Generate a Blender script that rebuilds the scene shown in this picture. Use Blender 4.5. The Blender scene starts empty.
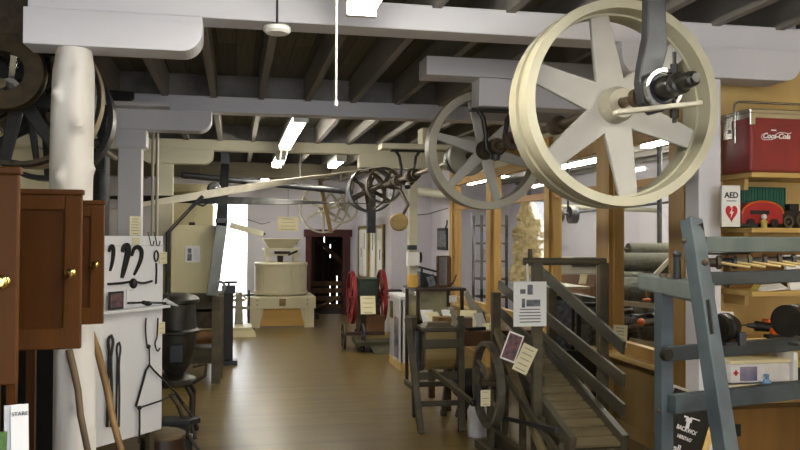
import bpy, math, random
from mathutils import Vector, Matrix
random.seed(7)
SC = bpy.context.scene
COL = SC.collection
PI = math.pi
V = Vector

# ---------------------------------------------------------------- camera
YAW, PITCH, ROLL, FPX = math.radians(11.65), math.radians(0.87), math.radians(0.25), 800.0
CAM = V((0, 0, 1.7))
_f = V((math.sin(YAW)*math.cos(PITCH), math.cos(YAW)*math.cos(PITCH), math.sin(PITCH)))
_r = V((math.cos(YAW), -math.sin(YAW), 0))
_u = _r.cross(_f)
RT = _r*math.cos(ROLL) + _u*math.sin(ROLL)
UP = _u*math.cos(ROLL) - _r*math.sin(ROLL)
cd = bpy.data.cameras.new('camera')
cam = bpy.data.objects.new('camera', cd)
COL.objects.link(cam)
cd.sensor_width = 36.0
cd.lens = 36.0*FPX/800.0
cd.clip_start = 0.05
m = Matrix((RT, UP, -_f)).transposed().to_4x4()
m.translation = CAM
cam.matrix_world = m
SC.camera = cam

def at(u, v, Y=None, X=None, Z=None, d=None):
    """A point of the room from where it shows in the photo and one known coordinate (metres)."""
    k = _f + RT*((u-400)/FPX) - UP*((v-225)/FPX)
    if Y is not None: t = Y/k.y
    elif X is not None: t = X/k.x
    elif Z is not None: t = (Z-CAM.z)/k.z
    else: t = d
    return CAM + k*t

# ---------------------------------------------------------------- materials
def lin(c):
    return tuple((x/255/12.92 if x/255 <= .04045 else ((x/255+.055)/1.055)**2.4) for x in c)
def mat(name, rgb, rough=.6, metal=0.0, var=.12, scale=6.0, bump=0.0, stretch=(1, 1, 1), rgb2=None, spec=.5, detail=4, coat=0):
    """Procedural material: two tones mixed by a noise that can be stretched along a grain."""
    ma = bpy.data.materials.new(name); ma.use_nodes = True
    nt = ma.node_tree; N = nt.nodes; L = nt.links
    b = N['Principled BSDF']
    c1 = lin(rgb)
    c2 = lin(rgb2) if rgb2 else tuple(x*(1-var*2) for x in c1)
    tc = N.new('ShaderNodeTexCoord'); mp = N.new('ShaderNodeMapping')
    mp.inputs['Scale'].default_value = stretch
    no = N.new('ShaderNodeTexNoise'); no.inputs['Scale'].default_value = scale; no.inputs['Detail'].default_value = detail
    rp = N.new('ShaderNodeValToRGB')
    rp.color_ramp.elements[0].position = .33; rp.color_ramp.elements[1].position = .66
    rp.color_ramp.elements[0].color = (*c2, 1); rp.color_ramp.elements[1].color = (*c1, 1)
    L.new(tc.outputs['Object'], mp.inputs['Vector']); L.new(mp.outputs['Vector'], no.inputs['Vector'])
    L.new(no.outputs['Fac'], rp.inputs['Fac']); L.new(rp.outputs['Color'], b.inputs['Base Color'])
    b.inputs['Roughness'].default_value = rough; b.inputs['Metallic'].default_value = metal
    b.inputs['Specular IOR Level'].default_value = spec
    if coat: b.inputs['Coat Weight'].default_value = coat
    if bump:
        bp = N.new('ShaderNodeBump'); bp.inputs['Strength'].default_value = bump; bp.inputs['Distance'].default_value = .01
        L.new(no.outputs['Fac'], bp.inputs['Height']); L.new(bp.outputs['Normal'], b.inputs['Normal'])
    return ma
GX, GY, GZ = (.12, 1, 1), (1, .12, 1), (1, 1, .12)
def planks(name, rgb, rgb2, w, l, rough, along='X', gap=.002, rot=None, bump=.3, spec=.5):
    """Boards laid side by side: brick texture for the boards, stretched noise for the grain."""
    ma = bpy.data.materials.new(name); ma.use_nodes = True
    nt = ma.node_tree; N = nt.nodes; L = nt.links; b = N['Principled BSDF']
    tc = N.new('ShaderNodeTexCoord'); mp = N.new('ShaderNodeMapping')
    if rot: mp.inputs['Rotation'].default_value = rot
    br = N.new('ShaderNodeTexBrick')
    br.inputs['Scale'].default_value = 1; br.inputs['Brick Width'].default_value = l; br.inputs['Row Height'].default_value = w
    br.inputs['Mortar Size'].default_value = gap; br.inputs['Bias'].default_value = 0
    c1, c2 = lin(rgb), lin(rgb2)
    br.inputs['Color1'].default_value = (*c1, 1); br.inputs['Color2'].default_value = (*c2, 1)
    br.inputs['Mortar'].default_value = (*[x*.25 for x in c2], 1)
    m2 = N.new('ShaderNodeMapping'); m2.inputs['Scale'].default_value = (.6, 14, 14)
    no = N.new('ShaderNodeTexNoise'); no.inputs['Scale'].default_value = 3; no.inputs['Detail'].default_value = 5
    mx = N.new('ShaderNodeMix'); mx.data_type = 'RGBA'; mx.blend_type = 'MULTIPLY'; mx.inputs['Factor'].default_value = .55
    rp = N.new('ShaderNodeValToRGB'); rp.color_ramp.elements[0].color = (.45, .45, .45, 1); rp.color_ramp.elements[0].position = .3; rp.color_ramp.elements[1].position = .7
    L.new(tc.outputs['Object'], mp.inputs['Vector']); L.new(mp.outputs['Vector'], br.inputs['Vector'])
    L.new(mp.outputs['Vector'], m2.inputs['Vector']); L.new(m2.outputs['Vector'], no.inputs['Vector'])
    L.new(no.outputs['Fac'], rp.inputs['Fac'])
    L.new(br.outputs['Color'], mx.inputs['A']); L.new(rp.outputs['Color'], mx.inputs['B'])
    L.new(mx.outputs['Result'], b.inputs['Base Color'])
    b.inputs['Roughness'].default_value = rough; b.inputs['Specular IOR Level'].default_value = spec
    if bump:
        bp = N.new('ShaderNodeBump'); bp.inputs['Strength'].default_value = bump; bp.inputs['Distance'].default_value = .004
        L.new(mx.outputs['Result'], bp.inputs['Height']); L.new(bp.outputs['Normal'], b.inputs['Normal'])
    return ma
def glow(name, rgb, s):
    ma = bpy.data.materials.new(name); ma.use_nodes = True
    b = ma.node_tree.nodes['Principled BSDF']
    b.inputs['Base Color'].default_value = (*rgb, 1); b.inputs['Emission Color'].default_value = (*rgb, 1); b.inputs['Emission Strength'].default_value = s
    return ma
def glassmat(name, tint=(1, 1, 1), refl=.35, rough=.02):
    ma = bpy.data.materials.new(name); ma.use_nodes = True
    nt = ma.node_tree; N = nt.nodes; L = nt.links; N.remove(N['Principled BSDF'])
    t = N.new('ShaderNodeBsdfTransparent'); t.inputs['Color'].default_value = (*tint, 1)
    g = N.new('ShaderNodeBsdfGlossy'); g.inputs['Roughness'].default_value = rough
    lw = N.new('ShaderNodeLayerWeight'); lw.inputs['Blend'].default_value = .5
    pw = N.new('ShaderNodeMath'); pw.operation = 'POWER'; pw.inputs[1].default_value = 4
    ma_ = N.new('ShaderNodeMath'); ma_.operation = 'MULTIPLY_ADD'; ma_.inputs[1].default_value = refl; ma_.inputs[2].default_value = refl*.12
    mx = N.new('ShaderNodeMixShader')
    L.new(lw.outputs['Facing'], pw.inputs[0]); L.new(pw.outputs[0], ma_.inputs[0])
    L.new(ma_.outputs[0], mx.inputs['Fac']); L.new(t.outputs[0], mx.inputs[1]); L.new(g.outputs[0], mx.inputs[2])
    L.new(mx.outputs[0], N['Material Output'].inputs['Surface'])
    return ma

M = dict(
    beam=mat('white_paint_beam', (216, 215, 222), .55, var=.05, scale=3, stretch=GX),
    white=mat('white_paint_wood', (214, 213, 214), .55, var=.06, scale=4, stretch=GZ),
    cream=mat('cream_paint_warm_light', (205, 200, 178), .6, var=.07, scale=4, stretch=GX),  # cream paint; on the farther timbers it also carries their warm light
    log=mat('painted_log', (238, 236, 234), .5, rgb2=(198, 193, 186), scale=3, bump=.5, stretch=(1, 1, .25)),
    joist=mat('old_joist_paint', (150, 146, 142), .8, rgb2=(112, 108, 104), scale=4, stretch=GY),
    deck=planks('ceiling_deck', (130, 126, 112), (98, 94, 86), .14, 3.0, .85, rot=(0, 0, PI/2)),
    wall=mat('plaster_wall', (206, 203, 214), .75, var=.03, scale=2),
    wallcream=mat('cream_wall', (196, 188, 158), .75, var=.05, scale=2),
    floor=planks('floor_boards', (121, 101, 53), (101, 83, 42), .075, 2.6, .31, bump=.15, spec=.5),
    plywood=mat('plywood', (208, 180, 118), .5, rgb2=(190, 158, 98), scale=4, stretch=(1, 1, .15)),
    plydark=mat('brown_panel', (132, 96, 46), .45, rgb2=(104, 72, 34), scale=5, stretch=GZ),
    counter=mat('counter_panel', (152, 126, 78), .5, rgb2=(130, 104, 60), scale=5, stretch=GZ),
    pine=mat('yellow_pine', (190, 154, 88), .5, rgb2=(166, 128, 68), scale=5, stretch=(1, 1, .08)),
    pineh=mat('yellow_pine_rail', (196, 150, 84), .45, rgb2=(170, 122, 60), scale=5, stretch=(1, .08, 1)),
    shelf=mat('shelf_pine', (206, 178, 116), .5, rgb2=(186, 154, 92), scale=6, stretch=GX),
    oak=mat('stained_oak', (90, 54, 18), .45, rgb2=(64, 36, 10), scale=6, stretch=(1, 1, .1), spec=.15),
    oakp=mat('stained_oak_panel', (74, 42, 13), .48, rgb2=(54, 29, 8), scale=7, stretch=(1, 1, .08), spec=.15),
    brass=mat('brass', (205, 180, 110), .2, 1.0, var=.05),
    rim=mat('cream_pulley_paint', (176, 172, 150), .42, var=.05, scale=5),
    rimgrey=mat('grey_pulley_paint', (164, 160, 144), .45, var=.08, scale=5),
    spoke=mat('pale_spoke_paint', (168, 166, 160), .5, var=.06),
    iron=mat('black_iron', (32, 31, 30), .45, .3, var=.2, scale=12),
    dkiron=mat('dark_grey_iron', (62, 64, 68), .45, .5, var=.2, scale=9),
    rust=mat('worn_iron', (84, 72, 56), .55, .5, rgb2=(54, 46, 36), scale=14, bump=.2),
    steel=mat('worn_steel_shaft', (128, 112, 88), .35, .8, rgb2=(92, 80, 64), scale=8),
    bronze=mat('greasy_bronze', (74, 60, 38), .5, .5, rgb2=(56, 48, 32), scale=14),
    grease=mat('greasy_dark_cap', (40, 38, 34), .3, .3, rgb2=(24, 22, 20), scale=12),
    canvas=mat('canvas_belt', (206, 200, 184), .7, var=.06, scale=10),
    leather=mat('tan_leather_belt', (206, 184, 150), .6, var=.08, scale=8),
    rubber=mat('black_belt', (26, 26, 27), .5, var=.1),
    oldwood=mat('weathered_wood', (94, 85, 64), .6, rgb2=(62, 55, 40), scale=6, stretch=(.15, .15, 1), bump=.2),
    oldwoodh=mat('weathered_board', (96, 84, 62), .7, rgb2=(62, 54, 40), scale=6, stretch=(1, .12, 1), bump=.2),
    greywood=mat('grey_treadmill_wood', (92, 86, 70), .45, rgb2=(58, 54, 43), scale=7, stretch=(1, .15, 1), bump=.2),
    slat=mat('worn_slats', (134, 120, 88), .55, rgb2=(104, 92, 66), scale=8, stretch=GX, bump=.2),
    dkwood=mat('dark_wood', (58, 38, 22), .45, rgb2=(40, 26, 16), scale=6, stretch=GZ),
    brown=mat('brown_table_wood', (104, 72, 40), .4, rgb2=(80, 48, 24), scale=6, stretch=GX),
    redframe=mat('dark_red_frame', (72, 26, 28), .6, var=.15, scale=6),
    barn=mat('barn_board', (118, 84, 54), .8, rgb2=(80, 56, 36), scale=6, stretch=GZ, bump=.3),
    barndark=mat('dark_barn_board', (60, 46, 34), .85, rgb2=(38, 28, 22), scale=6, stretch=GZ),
    cream2=mat('cream_machine_enamel', (204, 196, 158), .45, var=.04, scale=3),
    mill=mat('cream_millstone_tub', (214, 207, 180), .45, var=.04, scale=3),
    millbase=mat('cream_millstone_base', (216, 208, 176), .5, var=.04, scale=3),
    millpanel=mat('golden_panel', (212, 172, 90), .45, rgb2=(192, 150, 72), scale=5, stretch=GX),
    duct=mat('blue_grey_duct', (120, 124, 122), .45, .3, var=.1, scale=5),
    blue=mat('blue_grey_paint', (86, 97, 93), .5, rgb2=(66, 77, 77), scale=8, stretch=(1, 1, .3)),
    bluep=mat('worn_blue_paint', (66, 77, 83), .5, rgb2=(48, 58, 66), scale=8),
    bluedk=mat('dark_blue_rail_paint', (52, 61, 66), .5, rgb2=(38, 46, 51), scale=8, stretch=GX),
    redm=mat('red_wheel_paint', (128, 24, 30), .45, var=.15, scale=6),
    greenm=mat('dark_green_box', (36, 52, 40), .45, var=.15, scale=6),
    cart=mat('green_cart_wood', (66, 64, 38), .6, rgb2=(48, 46, 28), scale=6),
    paper=mat('white_paper', (232, 232, 232), .7, var=.02),
    cardm=mat('cream_card', (226, 218, 182), .7, var=.03),
    ink=mat('grey_ink', (112, 112, 118), .8, var=.1),
    inkdk=mat('dark_ink', (40, 40, 44), .8, var=.1),
    board=mat('white_display_board', (232, 232, 234), .5, var=.02, scale=2),
    cooler=mat('red_enamel', (138, 36, 44), .28, rgb2=(120, 28, 38), scale=5, coat=.3),
    steelc=mat('bright_steel', (196, 196, 192), .25, .9, var=.05),
    text=mat('white_lettering', (236, 232, 232), .5, var=.0),
    black=mat('matt_black', (20, 20, 21), .5, var=.05),
    blackp=mat('black_board', (24, 23, 22), .55, var=.05),
    green=mat('green_tin', (40, 98, 80), .45, var=.08),
    orange=mat('orange_paint', (206, 96, 36), .45, var=.08),
    red=mat('toy_red', (168, 34, 40), .35, var=.1),
    heart=mat('heart_red', (184, 30, 40), .5, var=.0),
    fleece=mat('sheep_fleece', (222, 206, 160), .95, rgb2=(170, 150, 104), scale=16, bump=1.0),
    roller=mat('grey_roller_cloth', (92, 92, 80), .8, rgb2=(66, 66, 58), scale=30, bump=.4),
    stoneg=mat('stump_wood', (112, 96, 66), .75, rgb2=(78, 64, 44), scale=9, bump=.3),
    stove=mat('stove_iron', (66, 62, 54), .5, .35, rgb2=(44, 41, 36), scale=9),
    lightm=glow('fluorescent_tube', (1.0, .95, .82), 34),
    fixture=mat('white_enamel_fixture', (230, 230, 226), .4, var=.02),
    glass=glassmat('pane_glass', (.97, .98, .98), .30),
    plastic=glassmat('clear_plastic', (.92, .92, .95), .62, .12),
    plasticw=mat('milky_plastic', (222, 222, 226), .35, var=.08, scale=12),
    purple=mat('purple_cloth', (98, 92, 122), .8, rgb2=(150, 146, 166), scale=7),
    olive=mat('olive_book', (190, 178, 96), .6, var=.1),
    navy=mat('navy_book', (38, 44, 66), .5, var=.1),
    bluel=mat('blue_bottle', (108, 148, 190), .25, var=.05),
    outside=mat('whitish_concrete', (210, 206, 196), .9, var=.05),  # whitish concrete ground beyond the doorway
    photo=mat('grey_photo', (120, 124, 132), .4, rgb2=(52, 54, 60), scale=18),
    photor=mat('reddish_photo', (132, 92, 92), .4, rgb2=(62, 58, 66), scale=28),
    mirror=mat('mirror', (196, 200, 204), .06, 1.0, var=.0),
    stick=mat('yellow_brown_stick', (148, 116, 70), .5, rgb2=(112, 84, 48), scale=9, stretch=GZ),
    stickg=mat('grey_brown_stick', (112, 92, 66), .6, rgb2=(82, 66, 48), scale=9, stretch=GZ),
    leafg=mat('green_cover', (64, 110, 50), .5, rgb2=(110, 140, 70), scale=30),
    floorg=mat('dim_room_floor', (110, 104, 92), .6, var=.08),
    flyw=mat('grey_flywheel', (112, 104, 90), .5, .2, rgb2=(80, 73, 62), scale=10),
    rag=mat('pale_rag', (176, 168, 150), .9, var=.1, scale=10),
    tub=mat('old_tub_wood', (156, 134, 82), .6, rgb2=(122, 102, 60), scale=7, stretch=GX),
)

# ---------------------------------------------------------------- mesh helpers
class MB:
    def __init__(s): s.v = []; s.f = []; s.sm = []
    def add(s, vs, fs, smooth=False):
        b = len(s.v); s.v += [V(p) for p in vs]
        for f in fs: s.f.append(tuple(b+i for i in f)); s.sm.append(smooth)
        return s
    def box(s, x0, x1, y0, y1, z0, z1):
        return s.hexa([(x0, y0, z0), (x1, y0, z0), (x1, y1, z0), (x0, y1, z0), (x0, y0, z1), (x1, y0, z1), (x1, y1, z1), (x0, y1, z1)])
    def hexa(s, p):
        return s.add(p, [(3, 2, 1, 0), (4, 5, 6, 7), (0, 1, 5, 4), (1, 2, 6, 5), (2, 3, 7, 6), (3, 0, 4, 7)])
    def bar(s, p, q, w, h, up=(0, 0, 1), w2=None, h2=None):
        p, q = V(p), V(q); d = (q-p).normalized(); up = V(up)
        sd = d.cross(up)
        if sd.length < 1e-4: sd = d.cross(V((0, 1, 0)))
        sd.normalize(); u = sd.cross(d)
        w2 = w if w2 is None else w2; h2 = h if h2 is None else h2
        a = [p-sd*w/2-u*h/2, p+sd*w/2-u*h/2, p+sd*w/2+u*h/2, p-sd*w/2+u*h/2]
        b = [q-sd*w2/2-u*h2/2, q+sd*w2/2-u*h2/2, q+sd*w2/2+u*h2/2, q-sd*w2/2+u*h2/2]
        return s.add(a+b, [(0, 1, 2, 3), (7, 6, 5, 4), (0, 4, 5, 1), (1, 5, 6, 2), (2, 6, 7, 3), (3, 7, 4, 0)])
    def obox(s, c, ax, ay, az):
        c, ax, ay, az = V(c), V(ax), V(ay), V(az)
        return s.hexa([c-ax-ay-az, c+ax-ay-az, c+ax+ay-az, c-ax+ay-az, c-ax-ay+az, c+ax-ay+az, c+ax+ay+az, c-ax+ay+az])
    def lathe(s, prof, c, ax=(0, 1, 0), n=32, closed=False, smooth=True, a0=0.0, a1=2*PI):
        c = V(c); ax = V(ax).normalized()
        e = V((0, 0, 1)) if abs(ax.z) < .9 else V((1, 0, 0))
        x = ax.cross(e).normalized(); y = ax.cross(x)
        full = abs(a1-a0-2*PI) < 1e-6
        k = n if full else n+1
        vs = []
        for i in range(k):
            t = a0+(a1-a0)*i/n
            o = x*math.cos(t)+y*math.sin(t)
            vs += [c+o*r+ax*h for r, h in prof]
        m_ = len(prof); fs = []
        for i in range(n):
            j = (i+1) % k
            for q in range(m_ if closed else m_-1):
                q2 = (q+1) % m_
                fs.append((i*m_+q, i*m_+q2, j*m_+q2, j*m_+q))
        s.add(vs, fs, smooth)
        return s
    def cyl(s, p, q, r, r2=None, n=16):
        p, q = V(p), V(q); r2 = r if r2 is None else r2
        ln = (q-p).length
        return s.lathe([(0, 0), (r, 0), (r, 0), (r2, ln), (r2, ln), (0, ln)], p, q-p, n)
    def ring(s, c, ax, ro, ri, w, n=32):
        return s.lathe([(ri, -w/2), (ro, -w/2), (ro, w/2), (ri, w/2)], c, ax, n, closed=True, smooth=False)
    def tube(s, pts, r, n=8, r2=None):
        pts = [V(p) for p in pts]; k = len(pts)
        vs = []; prev = None
        for i, p in enumerate(pts):
            d = (pts[min(i+1, k-1)]-pts[max(i-1, 0)]).normalized()
            if prev is None:
                e = V((0, 0, 1)) if abs(d.z) < .9 else V((1, 0, 0))
                x = d.cross(e).normalized()
            else:
                x = (prev-d*prev.dot(d)).normalized()
            prev = x; y = d.cross(x)
            rr = r if r2 is None else r+(r2-r)*i/(k-1)
            vs += [p+(x*math.cos(2*PI*j/n)+y*math.sin(2*PI*j/n))*rr for j in range(n)]
        fs = [(i*n+j, i*n+(j+1) % n, (i+1)*n+(j+1) % n, (i+1)*n+j) for i in range(k-1) for j in range(n)]
        fs += [tuple(range(n))[::-1], tuple((k-1)*n+j for j in range(n))]
        return s.add(vs, fs, True)
    def prism(s, pts, ext):
        pts = [V(p) for p in pts]; ext = V(ext); n = len(pts)
        vs = pts+[p+ext for p in pts]
        return s.add(vs, [tuple(range(n))[::-1], tuple(range(n, 2*n))]+[(i, (i+1) % n, n+(i+1) % n, n+i) for i in range(n)])
    def ball(s, c, r, sc=(1, 1, 1), n=14, m_=8):
        c = V(c); vs = []; fs = []
        for i in range(m_+1):
            t = PI*i/m_
            for j in range(n):
                p = 2*PI*j/n
                vs.append(c+V((r*sc[0]*math.sin(t)*math.cos(p), r*sc[1]*math.sin(t)*math.sin(p), r*sc[2]*math.cos(t))))
        for i in range(m_):
            for j in range(n):
                fs.append((i*n+j, (i+1)*n+j, (i+1)*n+(j+1) % n, i*n+(j+1) % n))
        return s.add(vs, fs, True)
    def band(s, path, side, t):
        """A flat strip with thickness: path of (point, side vector half width, normal)."""
        vs = []; fs = []
        for p, sd, nn in path:
            p, sd, nn = V(p), V(sd), V(nn).normalized()*t/2
            vs += [p-sd-nn, p+sd-nn, p+sd+nn, p-sd+nn]
        k = len(path)
        for i in range(k-1):
            for j in range(4):
                fs.append((i*4+j, i*4+(j+1) % 4, (i+1)*4+(j+1) % 4, (i+1)*4+j))
        fs += [(3, 2, 1, 0), tuple((k-1)*4+j for j in range(4))]
        return s.add(vs, fs, False)
    def build(s, name, mt, parent=None, bevel=0, label=None, seg=2):
        me = bpy.data.meshes.new(name)
        org = ORG.get(parent.name, V((0, 0, 0))) if parent else V((0, 0, 0))
        me.from_pydata([tuple(p-org) for p in s.v], [], s.f)
        me.polygons.foreach_set('use_smooth', s.sm)
        me.materials.append(M[mt] if isinstance(mt, str) else mt)
        import bmesh
        bm = bmesh.new(); bm.from_mesh(me)
        bmesh.ops.remove_doubles(bm, verts=bm.verts, dist=1e-6)
        bmesh.ops.dissolve_degenerate(bm, edges=bm.edges, dist=1e-6)
        bmesh.ops.recalc_face_normals(bm, faces=bm.faces)
        for e in bm.edges:
            if len(e.link_faces) == 2 and e.calc_face_angle(0) > .7: e.smooth = False
        bm.to_mesh(me); bm.free()
        o = bpy.data.objects.new(name, me); COL.objects.link(o)
        if parent:
            o.parent = parent; ORG[o.name] = org
        if bevel:
            b = o.modifiers.new('bevel', 'BEVEL'); b.width = bevel; b.segments = seg; b.limit_method = 'ANGLE'; b.angle_limit = .7
        if label: o['label'] = label
        return o
ORG = {}
def thing(name, label, cat, loc, group=None):
    o = bpy.data.objects.new(name, None); COL.objects.link(o)
    o.empty_display_size = .05
    o.location = V(loc); ORG[o.name] = V(loc)
    o['label'] = label; o['category'] = cat
    if group: o['group'] = group
    return o
def tag(o, label, cat, group=None):
    o['label'] = label; o['category'] = cat
    if group: o['group'] = group
    return o
def struct(name, mb, mt, bevel=0):
    o = mb.build(name, mt, None, bevel); o['kind'] = 'structure'; return o
def text(body, c, size, rt, up, mt, parent, name='lettering', shear=0, ext=.0006, bold=0, align='CENTER'):
    cu = bpy.data.curves.new(name, 'FONT'); cu.body = body; cu.size = size; cu.extrude = ext; cu.shear = shear; cu.offset = bold
    cu.align_x = align; cu.align_y = 'CENTER'
    tmp = bpy.data.objects.new('lettering_curve', cu); COL.objects.link(tmp)
    bpy.context.view_layer.update()
    me = bpy.data.meshes.new_from_object(tmp.evaluated_get(bpy.context.evaluated_depsgraph_get()))
    bpy.data.objects.remove(tmp); me.materials.clear(); me.materials.append(M[mt]); me.name = name
    o = bpy.data.objects.new(name, me); COL.objects.link(o)
    rt, up = V(rt).normalized(), V(up).normalized(); n = rt.cross(up)
    mm = Matrix((rt, up, n)).transposed().to_4x4(); org = ORG[parent.name]
    mm.translation = V(c)-org
    o.parent = parent; o.matrix_local = mm; ORG[o.name] = org
    return o
def arc(c, r, a0, a1, n, ux, uy):
    c, ux, uy = V(c), V(ux), V(uy)
    return [c+ux*r*math.cos(a0+(a1-a0)*i/n)+uy*r*math.sin(a0+(a1-a0)*i/n) for i in range(n+1)]
def sheet(name, label, cat, c, rt, up, w, h, mt, lines=0, linemat='ink', t=.002, group=None, pic=None):
    """A card or sheet of paper with lines of small print and perhaps a printed picture."""
    c, rt, up = V(c), V(rt).normalized(), V(up).normalized(); n = rt.cross(up)
    o = thing(name, label, cat, c-up*h/2, group)
    MB().obox(c, rt*w/2, n*t/2, up*h/2).build('page', mt, o)
    if lines:
        mb = MB()
        y0 = (h*.36 if not pic else -h*.12); y1 = -h*.4
        for i in range(lines):
            y = y0+(y1-y0)*i/max(1, lines-1); ww = w*(.36-.08*random.random())
            mb.obox(c+up*y+n*(t/2+.0006), rt*ww, n*.0005, up*h*.012)
        mb.build('printed_text', linemat, o)
    if pic:
        for (px, py, pw, ph, pm) in pic:
            MB().obox(c+rt*w*px+up*h*py+n*(t/2+.0006), rt*w*pw/2, n*.0006, up*h*ph/2).build('printed_picture', pm, o)
    return o

# ================================================================ THE ROOM
ZB, ZJ, ZD = 2.78, 2.90, 3.12          # underside of beams, of joists, of the deck
XL, XR, YF, YB = -2.7, 3.32, -3.0, 17.4
struct('floor', MB().box(XL-.1, 7.0, YF, YB+.2, -.1, 0), 'floor')
struct('ceiling', MB().box(XL-.1, 7.0, YF, YB+.2, ZD, ZD+.06), 'deck')
for k in range(-6, 18):
    x = -.19+.406*k
    struct('ceiling_joist', MB().box(x-.025, x+.025, YF, YB, ZJ, ZD-.001), 'joist')
BEAMS = [(.9, 1.08), (4.05, 4.235), (7.1, 7.285), (10.3, 10.48), (13.5, 13.68)]
for i, (a, b) in enumerate(BEAMS):
    struct('ceiling_beam', MB().box(-.97 if i == 1 else XL, XR+.2, a, b, ZB, ZJ+.015), 'beam' if i < 3 else 'cream', .006)
    if i > 1: struct('trim_%d' % i, MB().box(XL, XR, a+.1, a+.14, ZJ, ZD), 'joist')
def bolster(x0, x1, y0, y1, r, m_, rl=True):
    z0, z1 = ZB-.175, ZB
    pts = [V((x1, y0, z1))]
    pts += arc((x1-r, y0, z0+r), r, 0, -PI/2, 8, (1, 0, 0), (0, 0, 1))
    if rl: pts += arc((x0+r, y0, z0+r), r, -PI/2, -PI, 8, (1, 0, 0), (0, 0, 1))
    else: pts += [V((x0, y0, z0))]
    pts += [V((x0, y0, z1))]
    struct('ceiling_bolster', MB().prism(pts, (0, y1-y0, 0)), m_, .004)
# bolsters under the beams carry the corner rounding of the photo's timbers
pts_top = ZB
bolster(-.985, -.165, 4.03, 4.235, .10, 'beam', rl=False)
bolster(2.07, 3.185, 4.03, 4.235, .10, 'beam')
bolster(-1.09, -.205, 7.08, 7.285, .11, 'beam')
bolster(-1.15, -.27, 10.28, 10.48, .12, 'cream')  # white bolster in cream: the warm light is put into its colour
bolster(1.58, 2.95, 10.28, 10.48, .05, 'cream', rl=False)
# the planks under the joists that carry the wheel hangers
struct('trim_11', MB().box(1.23, 2.5, 5.12, 5.34, ZB-.005, ZJ), 'beam', .004)
struct('trim_12', MB().box(1.60, 2.5, 5.14, 5.32, 2.585, ZB-.006), 'beam', .004)
# posts
def logpost():
    mb = MB(); n = 56; rings = 96; x0, y0 = -.765, 4.14
    knots = [(-1.15, 2.22, .045), (-2.2, 2.38, .035), (-2.0, 1.98, .04), (-1.2, 2.5, .02), (-.4, 2.02, .03), (-2.1, 1.2, .03), (-1.3, .9, .03)]
    vs = []
    for i in range(rings+1):
        z = (ZB-.12)*i/rings
        cx = x0+.012*math.sin(z*2.2); r0 = .098+.012*math.sin(z*3.1+1)*.5-.006*(z/2.6)
        if z > 2.5: r0 *= 1-.22*(z-2.5)/.16
        for j in range(n):
            t = 2*PI*j/n
            r = r0*(1+.025*math.sin(3*t+z*2)+.02*math.sin(5*t-z*5))
            for kt, kz, ka in knots:
                d2 = ((t-(kt % (2*PI)) + PI) % (2*PI) - PI)**2*.011+(z-kz)**2
                r += ka*.8*math.exp(-d2/.0007)
            vs.append((cx+r*math.cos(t), y0-.02+r*math.sin(t), z))
    fs = [(i*n+j, i*n+(j+1) % n, (i+1)*n+(j+1) % n, (i+1)*n+j) for i in range(rings) for j in range(n)]
    fs += [tuple(range(n))[::-1], tuple(rings*n+j for j in range(n))]
    mb.add(vs, fs, True)
    struct('log_pillar', mb, 'log')
logpost()
mb = MB().box(-.975, -.785, 7.1, 7.27, 0, 2.44).box(-1.0, -.745, 7.09, 7.275, 2.46, 2.604)
mb.hexa([(-.975, 7.1, 2.44), (-.785, 7.1, 2.44), (-.785, 7.27, 2.44), (-.975, 7.27, 2.44), (-1.0, 7.09, 2.46), (-.745, 7.09, 2.46), (-.745, 7.275, 2.46), (-1.0, 7.275, 2.46)])
struct('square_pillar', mb, 'beam', .006)
struct('square_pillar', MB().box(-.95, -.76, 10.3, 10.46, 0, 2.604), 'cream', .006)
struct('square_pillar', MB().box(2.55, 2.69, 4.06, 4.2, 0, 2.604), 'beam', .006)
struct('square_pillar', MB().box(2.25, 2.36, 10.3, 10.42, 0, 2.604), 'cream', .006)
# outer walls; the back wall has the bright doorway and the low barn doorway
struct('wall_left', MB().box(XL-.1, XL, YF, YB, 0, ZD), 'wallcream')
D1 = (-.62, .275, 2.55); D2 = (1.60, 2.33, 1.70)
mb = MB().box(XL, D1[0], YB, YB+.15, 0, ZD).box(D1[0], D1[1], YB, YB+.15, D1[2], ZD).box(D1[1], D2[0], YB, YB+.15, 0, ZD).box(D2[0], D2[1], YB, YB+.15, D2[2], ZD).box(D2[1], 7, YB, YB+.15, 0, ZD)
struct('wall_back', mb, 'wall')
struct('wall_right', MB().box(2.62, 2.72, 13.4, YB, 0, ZD).box(2.721, XR-.001, 13.4, 13.5, 0, ZD).box(XR, XR+.1, 12.06, 13.5, 0, ZD), 'wall')
struct('wall_side', MB().box(XR, XR+.1, 4.375, 5.38, 0, ZD), 'wall')
struct('wall_alcove', MB().box(2.70, 3.9, 4.33, 4.37, 0, 2.60).box(2.70, 3.9, 4.33, 4.37, 2.60, ZB-.001), 'plywood')
struct('wall_end', MB().box(3.9, 4.0, .5, 4.37, 0, ZD), 'plywood')
struct('wall_front', MB().box(XL, -2.0, YF-.1, YF, 0, ZD).box(3.4, 7, YF-.1, YF, 0, ZD).box(-2.0, 3.4, YF-.1, YF, 0, .7).box(-2.0, 3.4, YF-.1, YF, 2.6, ZD), 'wall')
struct('window_1', MB().box(-2.0, -1.94, YF-.06, YF-.02, .7, 2.6).box(.67, .73, YF-.06, YF-.02, .7, 2.6).box(3.34, 3.4, YF-.06, YF-.02, .7, 2.6), 'cream')
struct('wall_far_side', MB().box(6.6, 6.7, .5, YB, 0, ZD), 'wall')
struct('wall_room_front', MB().box(4.0, 6.7, .5, .6, 0, ZD), 'wall')
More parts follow.
